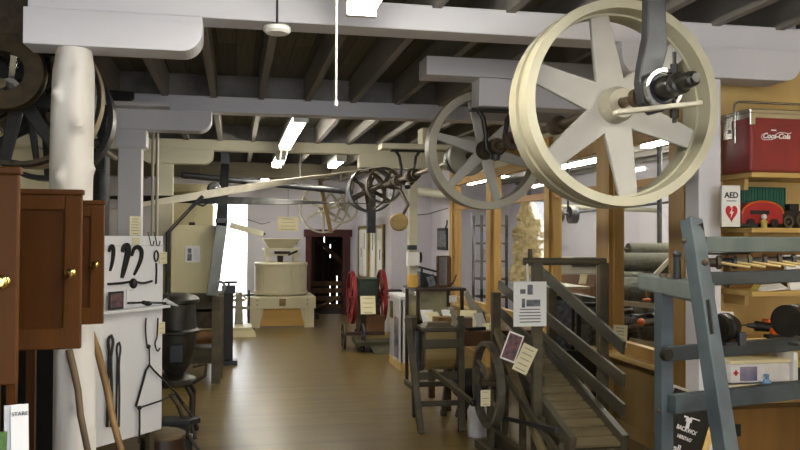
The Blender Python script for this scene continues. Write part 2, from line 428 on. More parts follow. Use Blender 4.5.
# door frames
d1 = struct('door_1', MB().box(D1[0]-.06, D1[0]+.02, YB-.03, YB+.16, 0, D1[2]).box(D1[0]-.06, D1[1]+.06, YB-.03, YB+.16, D1[2]-.02, D1[2]+.08).box(D1[1]-.02, D1[1]+.03, YB-.03, YB+.16, 0, D1[2]), 'wall')
d2 = struct('door_2', MB().box(D2[0]-.10, D2[0]+.02, YB-.05, YB+.18, 0, D2[2]+.02).box(D2[1]-.02, D2[1]+.14, YB-.05, YB+.18, 0, D2[2]+.02).box(D2[0]-.14, D2[1]+.18, YB-.06, YB+.18, D2[2], D2[2]+.16), 'redframe', .005)
# the barn bay behind the low doorway: siding with daylight gaps, a brace and rails
YS = 19.6
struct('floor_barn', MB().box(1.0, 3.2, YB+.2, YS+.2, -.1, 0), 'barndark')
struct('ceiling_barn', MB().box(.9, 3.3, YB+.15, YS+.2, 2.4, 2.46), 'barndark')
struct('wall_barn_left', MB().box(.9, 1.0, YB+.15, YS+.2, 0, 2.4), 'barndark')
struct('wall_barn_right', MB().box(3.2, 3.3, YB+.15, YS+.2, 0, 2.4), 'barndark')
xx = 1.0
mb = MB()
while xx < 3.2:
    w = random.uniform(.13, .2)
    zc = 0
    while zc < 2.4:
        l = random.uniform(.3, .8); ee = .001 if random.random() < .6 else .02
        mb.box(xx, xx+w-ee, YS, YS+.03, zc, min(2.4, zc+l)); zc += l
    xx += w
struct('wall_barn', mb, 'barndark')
t = thing('diagonal_brace', 'bare timber brace slanting across the dark barn doorway', 'timber brace', (2.0, 18.9, 0))
MB().bar(at(310, 232, Y=18.9), at(352, 272, Y=18.9), .10, .16, (0, 1, 0)).build('timber', 'barn', t)
MB().box(1.72, 1.84, 18.85, 18.95, 0, 2.3).build('upright', 'barn', t)
t = thing('slatted_gate', 'low slatted wooden gate inside the dark barn doorway', 'gate', (2.1, 18.2, 0))
for z in (.06, .24, .42, .58):
    MB().box(1.5, 2.75, 18.2, 18.23, z, z+.11).build('rail', 'barn', t)
MB().box(1.52, 1.6, 18.232, 18.28, 0, .72).box(2.62, 2.7, 18.232, 18.28, 0, .72).build('stile', 'barn', t)
t = thing('leaning_pole', 'pale pole leaning across the barn doorway above the slatted gate', 'pole', at(312, 300, Y=18.05))
MB().cyl(at(296, 318, Y=18.05), at(350, 292, Y=18.05), .03, .025, 10).build('shaft', 'barn', t)
struct('ground_outside', MB().box(-14, 1.0-.12, YB+.15, 45, -.2, -.1), 'outside')
# baseboards
struct('baseboard_back', MB().box(D1[1]+.03, D2[0]-.1, YB-.02, YB, 0, .12), 'wall')

# ---------------------------------------------------------------- glazed partition at XR
posts = [(5.40, 5.62), (6.62, 6.88), (8.02, 8.16), (10.0, 10.2), (11.9, 12.06)]
for a, b in posts:
    struct('partition_post_pillar', MB().box(XR-.05, XR+.10, a, b, 0, ZB), 'pine', .004)
for (a, b), (c, d) in zip(posts[:-1], posts[1:]):
    n = 'window_%d' % (2+posts.index((a, b)))
    fr = struct(n, MB().box(XR-.02, XR+.06, b, c, .70, .80).box(XR-.02, XR+.06, b, c, 2.50, 2.60).box(XR-.02, XR+.06, b, b+.05, .80, 2.50).box(XR-.02, XR+.06, c-.05, c, .80, 2.50), 'pine', .003)
    g = MB().box(XR+.015, XR+.021, b+.05, c-.05, .80, 2.50).build('pane', 'glass', fr)
    if a > 9 or True:
        MB().box(XR-.015, XR+.055, b+.05, c-.05, 2.12, 2.19).build('glazing_bar', 'pineh', fr)
struct('wall_partition_base', MB().box(XR, XR+.08, 5.62, 11.9, 0, .66), 'counter')
struct('wall_partition_head', MB().box(XR, XR+.06, 5.40, 12.0, 2.60, ZD), 'cream')
struct('sill_1', MB().box(XR-.10, XR+.10, 5.62, 8.02, .66, .70).box(XR-.06, XR+.1, 8.16, 11.9, .66, .70), 'shelf', .005)
struct('baseboard_right', MB().box(XR-.02, XR, 5.62, 11.9, 0, .11), 'counter')

# ================================================================ LIGHTS
def area(name, loc, rot, sx, sy, power, rgb):
    l = bpy.data.lights.new(name, 'AREA'); l.shape = 'RECTANGLE'; l.size = sx; l.size_y = sy; l.energy = power; l.color = rgb
    o = bpy.data.objects.new(name, l); COL.objects.link(o); o.location = loc; o.rotation_euler = rot
    return o
def fluoro(label, x, y0, y1, z, group='two-tube ceiling lights', chain=True):
    t = thing('fluorescent_light', label, 'ceiling light', (x, (y0+y1)/2, z-.05), group)
    MB().box(x-.075, x+.075, y0, y1, z, z+.05).box(x-.03, x+.03, y0, y1, z+.05, z+.075).build('housing', 'fixture', t, .004)
    for s in (-1, 1):
        MB().cyl((x+s*.042, y0+.04, z-.024), (x+s*.042, y1-.04, z-.024), .019, None, 12).build('tube', 'lightm', t)
    for y in (y0, y1-.04):
        MB().box(x-.07, x+.07, y+.002, y+.038, z-.05, z).build('socket', 'fixture', t)
    for y in (y0+.3, y1-.3):
        MB().cyl((x, y, z+.07), (x, y, ZJ+.03), .005, None, 6).build('hanger_rod', 'dkiron', t)
    return t
fluoro('two-tube ceiling light in front of the white beam, beside the hanging pull cord', .575, 1.4, 3.74, 2.79)
fluoro('ceiling light over the space before the alcove shelves', 2.45, .1, 2.5, 2.80)
f2 = fluoro('long lit two-tube ceiling light beyond the grey beam with a pull chain', .585, 7.36, 9.78, 2.80)
MB().tube([(.55, 9.76, 2.76), (.53, 9.78, 2.66), (.57, 9.79, 2.56), (.60, 9.78, 2.66), (.62, 9.77, 2.76)], .006, 6).build('pull_chain', 'fixture', f2)
fluoro('small lit ceiling light beyond the cream beam over the crossed belt', .60, 10.9, 12.1, 2.78)
fluoro('far ceiling light beyond the cream beam beside the spoked belt wheels', 1.45, 11.1, 12.2, 2.80)
fluoro('ceiling light nearest the back wall above the millstone tub', .55, 14.2, 16.4, 2.80)
fluoro('ceiling light in the glazed room over the cloth rollers', 4.7, 6.2, 8.6, 2.80)
fluoro('ceiling light in the glazed room seen behind the pine posts', 4.9, 9.6, 12.0, 2.80)
fluoro('added ceiling light brightening the glazed room before its back wall', 4.6, 13.0, 15.4, 2.80)  # added lamp, brightens the far panes of the glazed room
fluoro('added ceiling light brightening the glazed room beside its outer wall', 6.0, 7.6, 10.0, 2.80)  # extra fixture put in to brighten the room behind the glass
area('window_daylight', (.7, YF-.04, 1.65), (-PI/2, 0, 0), 5.2, 1.9, 95, (.93, .96, 1.0))
w = bpy.data.worlds.new('world'); SC.world = w; w.use_nodes = True
bg = w.node_tree.nodes['Background']; bg.inputs['Color'].default_value = (.93, .96, 1.0, 1); bg.inputs['Strength'].default_value = 3.5
SC.view_settings.view_transform = 'Standard'; SC.view_settings.look = 'None'
SC.view_settings.exposure = .8; SC.view_settings.gamma = 1.0
try: SC.view_settings.use_curve_mapping = False
except Exception: pass

# smoke detector and pull cord
t = thing('smoke_detector', 'round white smoke detector on the white beam with a grey conduit', 'smoke detector', (.34, 4.0, 2.77))
p = at(277, 30, Y=3.98)
MB().lathe([(0, -.0), (.055, 0), (.068, .012), (.068, .03), (.06, .036), (0, .036)], (p.x, p.y, p.z-.018), (0, 0, 1), 24).build('body', 'fixture', t)
MB().tube([(p.x, p.y, p.z+.018), (p.x, p.y, p.z+.1), (p.x, p.y+.02, ZJ+.05)], .006, 8).build('conduit', 'dkiron', t)
MB().box(p.x-.035, p.x+.035, 3.96, 4.03, ZJ+.03, ZJ+.12).build('junction_box', 'dkiron', t, .004)
t = thing('pull_cord', 'thin white pull cord hanging from the ceiling with a small bead', 'pull cord', at(336, 104, Y=3.2))
a = at(336, 103, Y=3.2)
MB().cyl((a.x, a.y, a.z), (a.x, a.y, ZD-.01), .0045, None, 6).build('cord', 'fixture', t)
MB().lathe([(0, -.015), (.008, -.012), (.008, .01), (0, .014)], a, (0, 0, 1), 10).build('bead', 'fixture', t)

# ================================================================ LINE SHAFTS, PULLEYS, BELTS
XS, ZS = 1.75, 2.325
def pulley(name, label, c, ax, R, w, rt, nsp, sw, mrim, mspoke, hubr=.06, bore=.03, a0=0, groove=False, hubw=None, cat='pulley wheel', group=None, sthick=.035, hubm=None, taper=.62):
    c = V(c); ax = V(ax).normalized()
    t = thing(name, label, cat, c-V((0, 0, R)), group)
    if groove:
        g = w*.085
        prof = [(R-rt, -w/2), (R, -w/2), (R+.006, -w*.27), (R+.002, -g), (R-.034, -g), (R-.034, g), (R+.002, g), (R+.006, w*.27), (R, w/2), (R-rt, w/2), (R-rt, g), (R-rt-.010, g), (R-rt-.010, -g), (R-rt, -g)]
    else:
        prof = [(R-rt, -w/2), (R, -w/2), (R+.004, 0), (R, w/2), (R-rt, w/2)]
    MB().lathe(prof, c, ax, 72, closed=True).build('rim', mrim, t)
    hw = (hubw or w*.9)/2
    MB().lathe([(bore, -hw), (hubr*.8, -hw), (hubr, -hw*.5), (hubr, hw*.5), (hubr*.8, hw), (bore, hw)], c, ax, 28, closed=True).build('hub', hubm or mspoke, t)
    e = V((0, 0, 1)) if abs(ax.z) < .9 else V((1, 0, 0))
    x = ax.cross(e).normalized(); y = ax.cross(x)
    for k in range(nsp):
        an = a0+2*PI*k/nsp; d = x*math.cos(an)+y*math.sin(an)
        MB().bar(c+d*(hubr-.012), c+d*(R-rt+.004), sw, sthick, ax, sw*taper, sthick*.8).build('spoke', mspoke, t, .006)
    return t
def shaft(name, label, p, q, r, cat='line shaft', collars=()):
    t = thing(name, label, cat, p)
    MB().cyl(p, q, r, None, 16).build('rod', 'steel', t)
    d = (V(q)-V(p)).normalized()
    for s, rr, l, mm in collars:
        c = V(p)+d*s
        MB().lathe([(r*.98, -l/2), (rr*.9, -l/2), (rr, -l*.4), (rr, l*.4), (rr*.9, l/2), (r*.98, l/2)], c, d, 20, closed=True).build('collar', mm, t)
    return t

# ---- the main line shaft along the right row of posts
S0 = V((XS, 3.07, ZS))
shaft('line_shaft', 'long steel line shaft carrying the big cream pulley wheels', S0, (XS, 10.95, ZS), .0225,
      collars=[(.19, .043, .05, 'bronze'), (1.10, .05, .1, 'rust'), (1.84, .06, .05, 'rust'), (4.84, .07, .12, 'rust'), (4.65, .05, .05, 'rust'), (5.79, .05, .1, 'rust')])
pulley('pulley_wheel', 'biggest cream pulley wheel with a grooved rim, hanging by the white beam', (XS, 3.50, ZS), (0, 1, 0), .478, .235, .042, 6, .15, 'rim', 'spoke', .085, .026, math.radians(20), True, .20, sthick=.03, hubm='rimgrey')
pulley('pulley_wheel', 'middle-sized grey-cream pulley wheel behind the biggest one', (XS, 5.50, ZS), (0, 1, 0), .425, .13, .055, 6, .085, 'rimgrey', 'spoke', .07, .026, math.radians(75), False, .14, sthick=.03, hubm='rust')
pulley('small_pulley', 'small dark pulley on the shaft behind the middle-sized cream wheel', (XS, 6.15, ZS), (0, 1, 0), .12, .09, .014, 4, .04, 'dkiron', 'dkiron', .045, .026, .3)
pulley('small_pulley', 'solid grey pulley block beside the middle-sized cream wheel', (XS, 5.92, ZS), (0, 1, 0), .15, .08, .10, 4, .05, 'rimgrey', 'rimgrey', .06, .026, .3)
pulley('belt_pulley', 'worn iron pulley wrapped by the long crossed canvas belt', (XS, 9.5, ZS), (0, 1, 0), .215, .15, .016, 5, .05, 'rust', 'rust', .055, .026, .2, sthick=.02)
pulley('step_pulley', 'wide dark iron pulley behind the belt pulley', (XS, 10.42, ZS), (0, 1, 0), .30, .26, .022, 6, .055, 'dkiron', 'rust', .065, .03, .5, sthick=.022)
pulley('step_pulley', 'worn iron pulley rim tucked against the wide dark pulley', (XS, 10.80, ZS), (0, 1, 0), .27, .14, .02, 5, .05, 'rust', 'rust', .065, .03, .2, sthick=.022)

# ---- big hanger in front of the biggest wheel
def big_hanger():
    y = 3.12; t = thing('shaft_hanger', 'dark grey iron hanger arm holding the bearing before the biggest wheel', 'shaft hanger', (XS, y, ZS-.1))
    prof = [(XS-.035, 3.08), (XS-.10, 2.96), (XS-.075, 2.86), (XS-.045, 2.74), (XS-.05, 2.56), (XS-.075, 2.44), (XS-.085, 2.36), (XS-.07, 2.27), (XS-.02, 2.225)]
    prof2 = [(XS+.03, 2.24), (XS+.02, 2.275), (XS-.028, 2.28), (XS-.034, 2.325), (XS-.028, 2.375), (XS+.02, 2.42), (XS+.045, 2.5), (XS+.035, 2.7), (XS+.05, 2.86), (XS+.09, 3.0), (XS+.09, 3.08)]
    pts = [(x, y-.035, z) for x, z in prof+prof2]
    MB().prism(pts, (0, .06, 0)).build('arm', 'duct' if False else 'dkiron', t, .006)
    MB().box(XS-.16, XS+.16, y-.07, y+.07, 3.08, 3.115).build('mounting_plate', 'dkiron', t, .004)
    MB().lathe([(.028, -.055), (.06, -.055), (.068, -.03), (.068, .03), (.06, .055), (.028, .055)], (XS, y-.02, ZS), (0, 1, 0), 28, closed=True).build('bearing', 'dkiron', t)
    MB().lathe([(.07, -.012), (.085, -.012), (.085, .012), (.07, .012)], (XS, y-.075, ZS), (0, 1, 0), 28, closed=True).build('bearing_ring', 'steelc', t)
    MB().lathe([(0, -.30), (.018, -.30), (.020, -.285), (.030, -.28), (.034, -.26), (.034, -.20), (.046, -.195), (.048, -.16), (.044, -.15), (.048, -.14), (.052, -.07), (.028, -.06), (0, -.06)], (XS, y-.02, ZS), (0, 1, 0), 16).build('grease_cap', 'grease', t)
    MB().cyl((XS+.035, y-.10, ZS+.05), (XS+.035, y-.10, ZS+.15), .009, None, 8).cyl((XS+.035, y-.10, ZS+.05), (XS+.035, y-.10, ZS+.10), .016, None, 6).build('set_bolt', 'iron', t)
    MB().cyl((XS+.035, y-.10, ZS-.05), (XS+.035, y-.10, ZS-.145), .009, None, 8).cyl((XS+.035, y-.10, ZS-.09), (XS+.035, y-.10, ZS-.125), .018, None, 6).build('set_bolt', 'iron', t)
    MB().bar((XS-.24, y-.12, ZS-.115), (XS+.14, y-.12, ZS-.063), .05, .02).build('drip_tray', 'rimgrey', t, .005)
big_hanger()

# ---- hanger under the plank for the middle wheel
def drop_hanger(label, x, y, ztop, w, m_, two=True):
    t = thing('shaft_hanger', label, 'shaft hanger', (x, y, ZS-.12))
    MB().box(x-w/2-.06, x+w/2+.06, y-.04, y+.04, ztop-.02, ztop-.001).build('mounting_plate', m_, t, .003)
    for s in (-1, 1):
        pts = [V((x+s*w/2, y, ztop-.015)), V((x+s*w*.36, y, ztop-.07)), V((x+s*w*.27, y, ztop-.2)), V((x+s*w*.3, y, ZS+.06)), V((x+s*.06, y, ZS-.02)), V((x+s*.032, y, ZS-.045))]
        MB().tube(pts, .017, 8).build('arm', m_, t)
    MB().lathe([(.026, -.07), (.05, -.07), (.055, -.04), (.055, .04), (.05, .07), (.026, .07)], (x, y, ZS), (0, 1, 0), 20, closed=True).build('bearing', 'rust', t)
    MB().lathe([(0, -.10), (.03, -.09), (.034, -.055), (.02, -.05), (0, -.05)], (x, y, ZS), (0, 0, 1), 14).build('oil_cup', 'dkiron', t)
    return t
drop_hanger('dark iron hanger under the white block holding the middle wheel shaft', XS, 5.25, 2.584, .24, 'iron')
t = drop_hanger('black curved two-arm hanger under the cream bolster by the belt pulley', XS+.11, 8.62, 2.66, .26, 'iron')
bpy.data.objects.remove([o for o in t.children if o.name.startswith('bearing')][0])
MB().lathe([(.028, -.07), (.06, -.07), (.065, -.04), (.065, .04), (.06, .07), (.028, .07)], (XS, 8.62, ZS), (0, 1, 0), 20, closed=True).bar((XS+.06, 8.62, ZS), (XS+.13, 8.62, ZS+.01), .05, .05).build('bearing', 'rust', t)
struct('trim_13', MB().box(1.55, 2.9, 8.5, 8.74, 2.661, 2.72).box(2.0, 2.12, 8.5, 8.74, 2.72, ZJ), 'cream', .004)
t = thing('swing_lever', 'worn swing lever with a round disc hanging beneath the belt pulley bearing', 'lever', at(403, 236, Y=8.6))
c = at(399, 222, Y=8.45)
MB().lathe([(0, -.02), (.085, -.015), (.10, 0), (.085, .015), (0, .02)], c, (.3, 1, .1), 24).build('disc', 'tub', t)
MB().tube([c, at(408, 205, Y=8.5), (XS+.02, 8.6, ZS-.1)], .02, 8).build('lever', 'rust', t)

# ---- crossed canvas belt to the far left pulley
def crossed_belt():
    R1, c1 = .2265, V((XS, 9.5, ZS)); R2, c2 = .145, V((-2.15, 9.5, 2.0))
    t = thing('drive_belt', 'long pale canvas belt crossing the room to the iron pulley', 'drive belt', c2)
    D = c2-c1; dist = D.length; ang = math.atan2(D.z, D.x); off = math.acos((R1+R2)/dist)
    def pt(c, R, a): return V((c.x+R*math.cos(a), c.y, c.z+R*math.sin(a)))
    a_hi, a_lo = ang-off, ang+off                       # tangent points on the right pulley
    hw = .045
    def strand(a, sgn, mt, nm, dy):
        p = pt(c1, R1, a); q = pt(c2, R2, a+PI); n0 = V((math.cos(a), 0, math.sin(a)))
        d = (q-p).normalized(); path = []
        for i in range(41):
            s = i/40; rot = PI*max(0, min(1, (s-.12)/.76))
            n = Matrix.Rotation(sgn*rot, 3, d) @ n0
            pos = p+(q-p)*s+V((0, dy*math.sin(PI*s), 0))
            path.append((pos, d.cross(n)*hw, n))
        MB().band(path, None, .007).build(nm, mt, t)
    def wrap(c, R, a, b, mt):
        path = []
        for i in range(25):
            s = a+(b-a)*i/24
            n = V((math.cos(s), 0, math.sin(s)))
            path.append((V((c.x, c.y, c.z))+n*R, V((0, hw, 0)), n))
        MB().band(path, None, .007).build('wrap', mt, t)
    strand(a_hi, 1, 'canvas', 'strand', -.07)
    strand(a_lo, -1, 'rubber', 'strand', .07)
    wrap(c1, R1, a_lo-2*PI, a_hi, 'canvas')
    wrap(c2, R2, a_hi+PI, a_lo+PI-2*PI, 'canvas')
crossed_belt()
pulley('belt_pulley', 'small iron pulley by the cream wall at the end of the crossed belt', (-2.15, 9.5, 2.0), (0, 1, 0), .133, .12, .015, 4, .04, 'dkiron', 'dkiron', .045, .03, .2)
shaft('counter_shaft', 'short shaft through the small iron pulley by the cream wall', (-2.15, 9.2, 2.0), (-2.15, 10.9, 2.0), .022)

# ---- far pulleys over the barn doorway
pulley('spoked_pulley', 'large thin-rimmed spoked pulley above the barn doorway', at(323, 209, Y=15.3), (0.25, 1, 0), .46, .10, .03, 6, .06, 'rimgrey', 'rimgrey', .08, .035, .5, sthick=.03)
pulley('spoked_pulley', 'smaller pale spoked pulley overlapping the large thin-rimmed one', at(341, 206, Y=14.6), (0.25, 1, 0), .32, .12, .03, 6, .06, 'rim', 'rimgrey', .07, .035, .9, sthick=.03)
c = at(323, 209, Y=15.3); c2 = at(341, 206, Y=14.6)
shaft('counter_shaft', 'thin shaft through the spoked pulleys above the barn doorway', c-V((.1, .4, 0)), c+V((.2, .8, 0)), .025)
shaft('counter_shaft', 'thin shaft through the smaller pale spoked pulley', c2-V((.12, .48, 0)), c2+V((.12, .48, 0)), .025)
t = thing('hanger_board', 'narrow wooden hanger board before the large thin-rimmed pulley', 'hanger board', at(328, 234, Y=14.3))
MB().bar(at(331, 233, Y=14.3), at(318, 172, Y=14.3), .07, .03, (0, 1, 0)).build('board', 'tub', t)
t = thing('hanger_board', 'second narrow hanger board slanting beside the smaller spoked pulley', 'hanger board', at(352, 210, Y=14.2))
MB().bar(at(346, 212, Y=14.2), at(357, 172, Y=14.2), .05, .03, (0, 1, 0)).build('board', 'rimgrey', t)
t = thing('hanger_post', 'short grey hanging post above the notice board', 'hanger post', at(372, 238, Y=13.2))
MB().bar(at(371, 233, Y=13.2), at(371, 195, Y=13.2), .14, .12, (0, 1, 0)).build('post', 'dkiron', t)
# dark pipe below the third beam and the horizontal duct behind it
t = thing('dark_pipe', 'long dark pipe running across under the cream beam', 'pipe', at(180, 176, Y=11.4))
MB().cyl(at(182, 175, Y=11.3), at(352, 192, Y=12.2), .045, None, 12).build('tube', 'dkiron', t)
for u, v in ((200, 177), (300, 187)):
    a = at(u, v, Y=11.35+(u-182)*.0053)
    MB().cyl(a, (a.x, a.y, ZJ+.02), .008, None, 6).build('hanger_rod', 'dkiron', t)
t = thing('wall_beam', 'dull wooden beam under the ceiling before the back wall', 'beam', (0, 12.9, 2.6))
MB().box(-1.9, 1.5, 12.7, 12.9, 2.62, 2.86).build('timber', 'oldwood', t, .01)
t = thing('white_rack', 'small white hanging rack frame above the crossed belt', 'hanging rack', at(325, 183, Y=13.9))
a = at(304, 182, Y=13.9); b = at(341, 170, Y=13.9)
MB().bar((a.x, 13.9, b.z), (b.x, 13.9, b.z), .04, .05).bar((b.x, 13.9, b.z), (b.x, 13.9, a.z), .04, .04, (0, 1, 0)).bar((a.x, 13.9, b.z), (a.x, 13.9, a.z), .04, .04, (0, 1, 0)).build('frame', 'cream', t)
MB().bar((a.x+.1, 13.9, b.z), (a.x+.1, 13.9, ZJ), .03, .03, (0, 1, 0)).build('hanger', 'cream', t)

# ---- the black pulleys behind the log post
XLS, ZLS = -1.15, 2.46
shaft('line_shaft', 'dark line shaft behind the white log post', (XLS, 4.3, ZLS), (XLS, 8.2, ZLS), .025)
pulley('spoked_pulley', 'big black spoked pulley half hidden by the white log post', (XLS, 4.66, ZLS), (0, 1, 0), .385, .13, .022, 8, .075, 'rust', 'iron', .085, .03, .2, hubm='rust', sthick=.03, taper=.8)
pulley('belt_pulley', 'pale narrow pulley behind the big black spoked one', (XLS, 5.02, ZLS-.0), (0, 1, 0), .37, .05, .02, 6, .05, 'rimgrey', 'iron', .07, .03, .1, sthick=.02)
pulley('flat_pulley', 'black pulley rim showing past the white log post', (XLS, 5.32, ZLS-.02), (0, 1, 0), .40, .16, .03, 6, .07, 'iron', 'iron', .08, .05, .5)
t = thing('leather_belt', 'tan leather belt looped over a pulley behind the log post', 'drive belt', (XLS, 4.84, ZLS))
path = []
for i in range(61):
    s = -PI*.75+2*PI*.78*i/60
    n = V((math.cos(s), 0, math.sin(s)))
    path.append((V((XLS, 4.85, ZLS+.03))+n*.402, V((0, .042, 0)), n))
MB().band(path, None, .008).build('loop', 'leather', t)
pulley('belt_pulley', 'pulley carrying the tan leather belt', (XLS, 4.85, ZLS+.03), (0, 1, 0), .393, .08, .02, 6, .05, 'iron', 'iron', .09, .065, .4, sthick=.02)
t = thing('shaft_hanger', 'dark bronze ring hanger at the ceiling beside the white bolster', 'shaft hanger', (XLS, 4.42, ZLS-.2))
MB().lathe([(.10, -.04), (.19, -.04), (.20, -.02), (.20, .02), (.19, .04), (.10, .04)], (XLS-.0, 4.38, ZLS+.07), (0, 1, 0), 36, closed=True).build('ring', 'bronze', t)
MB().bar((XLS+.02, 4.38, ZLS+.2), (XLS+.02, 4.38, 3.1), .24, .07, (0, 1, 0)).build('arm', 'rust', t, .008)
MB().lathe([(.03, -.05), (.055, -.05), (.06, 0), (.055, .05), (.03, .05)], (XLS, 4.5, ZLS), (0, 1, 0), 20, closed=True).bar((XLS+.03, 4.44, ZLS+.19), (XLS, 4.5, ZLS+.05), .03, .03, (0, 1, 0)).build('bearing', 'steelc', t)
t = thing('hanging_bracket', 'black iron bracket curving down beside the grey bolster', 'bracket', at(104, 160, Y=6.9))
pts = [at(131, 97, Y=6.95), at(118, 98, Y=6.95), at(108, 106, Y=6.95), at(103, 122, Y=6.95), at(101, 170, Y=6.95)]
mb = MB()
for a, b in zip(pts[:-1], pts[1:]): mb.bar(a, b, .06, .09, (0, 1, 0))
mb.bar(at(98, 93, Y=6.95), at(134, 96, Y=6.95), .06, .05, (0, 1, 0))
mb.build('arm', 'iron', t)
t = thing('grey_duct_post', 'dark grey round duct behind the grey square post', 'duct', at(104, 225, Y=9.2).to_2d().to_3d())
a = at(101, 200, Y=9.2)
MB().cyl((a.x, a.y, 0), (a.x, a.y, 2.75), .09, None, 16).build('pipe', 'dkiron', t)
t = thing('conduit_pipe', 'pair of thin grey pipes rising behind the grey square post', 'pipe', at(152, 225, Y=8.6).to_2d().to_3d())
for u in (152.5, 157):
    a = at(u, 200, Y=8.6)
    MB().cyl((a.x, a.y, 0), (a.x, a.y, ZJ), .016, None, 10).build('tube', 'rimgrey', t)
# the light grey strip of timber on the joists by the bolster
struct('trim_14', MB().box(-1.2, -.55, 6.9, 7.07, ZB+.0, ZB+.03), 'beam')

# ================================================================ NEAR THE LOG POST: CABINETS, BOARD, TOOLS
def cabinet(label, y, x1, z0, z1, w):
    t = thing('oak_cabinet', label, 'cabinet', (-1.15, y+.2, 0), 'oak cabinets with open doors')
    x0 = x1-w
    MB().box(x0-.36, x0-.02, y+.03, y+.48, z0, z1).build('body', 'oak', t, .004)
    for dx in (-.34, -.07):
        for dy in (.06, .42):
            MB().box(x0+dx, x0+dx+.04, y+dy, y+dy+.04, 0, z0).build('leg', 'oak', t)
    h = z1-z0; st = .075; th = .024
    d = MB().box(x0, x0+st, y, y+th, z0, z1).box(x1-st*.8, x1, y, y+th, z0, z1).box(x0+st, x1-st*.8, y, y+th, z1-st*.75, z1).box(x0+st, x1-st*.8, y, y+th, z0, z0+st)
    d = d.box(x0, x1+.006, y-.006, y+th+.004, z1, z1+.02).build('door', 'oak', t, .004)
    MB().box(x0+st, x1-st*.8, y+.008, y+.016, z0+st, z1-st*.75).build('panel', 'oakp', d)
    kx, kz = x1-.035, z0+h*.49
    MB().lathe([(0, -.042), (.012, -.041), (.019, -.034), (.019, -.026), (.010, -.018), (.007, -.008), (.016, -.004), (.018, 0), (0, 0)], (kx, y, kz), (0, 1, 0), 20).build('knob', 'brass', d)
cabinet('oak cabinet whose open door is cut by the frame, beside the magazines', 2.28, -.563, 1.305, 1.862, .36)
cabinet('oak cabinet with its whole open door panel and brass knob in sight', 3.12, -.553, 1.285, 1.85, .36)
cabinet('oak cabinet whose narrow door shows before the white display board', 3.93, -.598, 1.29, 1.845, .36)

t = thing('magazine_rack', 'dark wooden rack holding magazines beneath the oak cabinets', 'magazine rack', (-.62, 1.95, 0))
MB().box(-.78, -.44, 1.86, 2.12, 1.02, 1.05).build('tray', 'dkwood', t)
MB().box(-.78, -.44, 1.86, 1.875, 1.05, 1.11).build('front_lip', 'dkwood', t)
for x in (-.77, -.47):
    for y in (1.87, 2.09): MB().box(x, x+.025, y, y+.025, 0, 1.02).build('leg', 'dkwood', t)
c = at(21, 438, d=1.93)
rt = V((.92, .38, 0)); upv = V((-.05, .12, 1)).normalized()
t = thing('magazine', 'white magazine standing upright under the oak doors', 'magazine', (c.x, c.y, 1.05))
ztop = at(19, 406, d=1.93).z
bc = V((c.x, c.y, 1.058)); H = (ztop-1.058)
MB().obox(bc+upv*H/2, rt*.020, rt.cross(upv)*.004, upv*H/2).build('cover', 'paper', t)
MB().obox(bc+upv*H/2+rt.cross(upv)*-.014-rt*.012, rt*.020, rt.cross(upv)*.006, upv*H/2).build('pages', 'plasticw', t)
nn = rt.cross(upv)
if nn.y > 0: nn = -nn
text('STARE', bc+upv*(H-.022)+nn*.0062, .013, rt, upv, 'inkdk', t)
MB().obox(bc+upv*(H*.32)+nn*.0055, rt*.015, nn*.0006, upv*.03).build('printed_picture', 'photor', t)
c = at(2, 446, d=1.93)
t = thing('magazine', 'green-covered magazine mostly outside the frame beside the white one', 'magazine', (c.x, c.y, 1.05))
z1 = at(2, 432, d=1.93).z
MB().obox((c.x-.03, c.y, (1.052+z1)/2), (.04, 0, 0), (0, .004, 0), (0, 0, (z1-1.052)/2)).build('cover', 'leafg', t)

o = thing('dark_cupboard', 'dark low cupboard in the shade under the oak doors', 'cupboard', (-1.3, 3.4, 0))
MB().box(-1.75, -1.36, 2.3, 4.75, 0, 1.22).build('body', 'blackp', o, .005)
for y in (2.5, 3.1, 3.7, 4.3): MB().box(-1.357, -1.345, y-.25, y+.25, .1, 1.12).build('door', 'dkwood', o)
o = thing('dark_screen', 'tall dark board standing behind the log post and black pulleys', 'board', (-1.6, 5.6, 0))
MB().box(-2.3, -.98, 5.75, 5.79, 0, 1.55).build('board', 'blackp', o)

# white display board leaning behind the post
BA = at(90, 338, d=4.62); BB = at(161, 330, d=5.12)
brt = V((BB.x-BA.x, BB.y-BA.y, 0)); BW = brt.length; brt.normalize(); bn = V((brt.y, -brt.x, 0))      # bn faces the camera
def onb(u, v, off=.0):
    """A point on the face of the display board."""
    k = at(u, v, d=1.0)-CAM; o = V((BA.x, BA.y, 0))+bn*(.012+off)
    tt = (o-CAM).dot(bn)/k.dot(bn)
    return CAM+k*tt
zt, zb = 1.70, .47
t = thing('display_board', 'white board with old farm hooks hung on it behind the log post', 'display board', (BA.x, BA.y, 0))
cc = V((BA.x, BA.y, 0))+brt*(BW/2-.12)
MB().obox(cc+V((0, 0, (zt+zb)/2)), brt*(BW/2+.12), bn*.012, V((0, 0, (zt-zb)/2))).build('panel', 'board', t, .002)
MB().obox(cc+V((0, 0, zt-.06))+bn*.014, brt*(BW/2+.12), bn*.003, V((0, 0, .004))).build('moulding', 'plasticw', t)
for s in (-.9, .9):
    MB().obox(cc+brt*(BW/2+.1)*s-bn*.03+V((0, 0, (zt-.1)/2)), brt*.02, bn*.017, V((0, 0, (zt-.1)/2))).build('support_post', 'oldwood', t)
sz = onb(130, 309).z
MB().obox(V((cc.x, cc.y, sz))+bn*.05, brt*(BW/2+.11), bn*.038, V((0, 0, .008))).build('shelf', 'board', t)
t = None
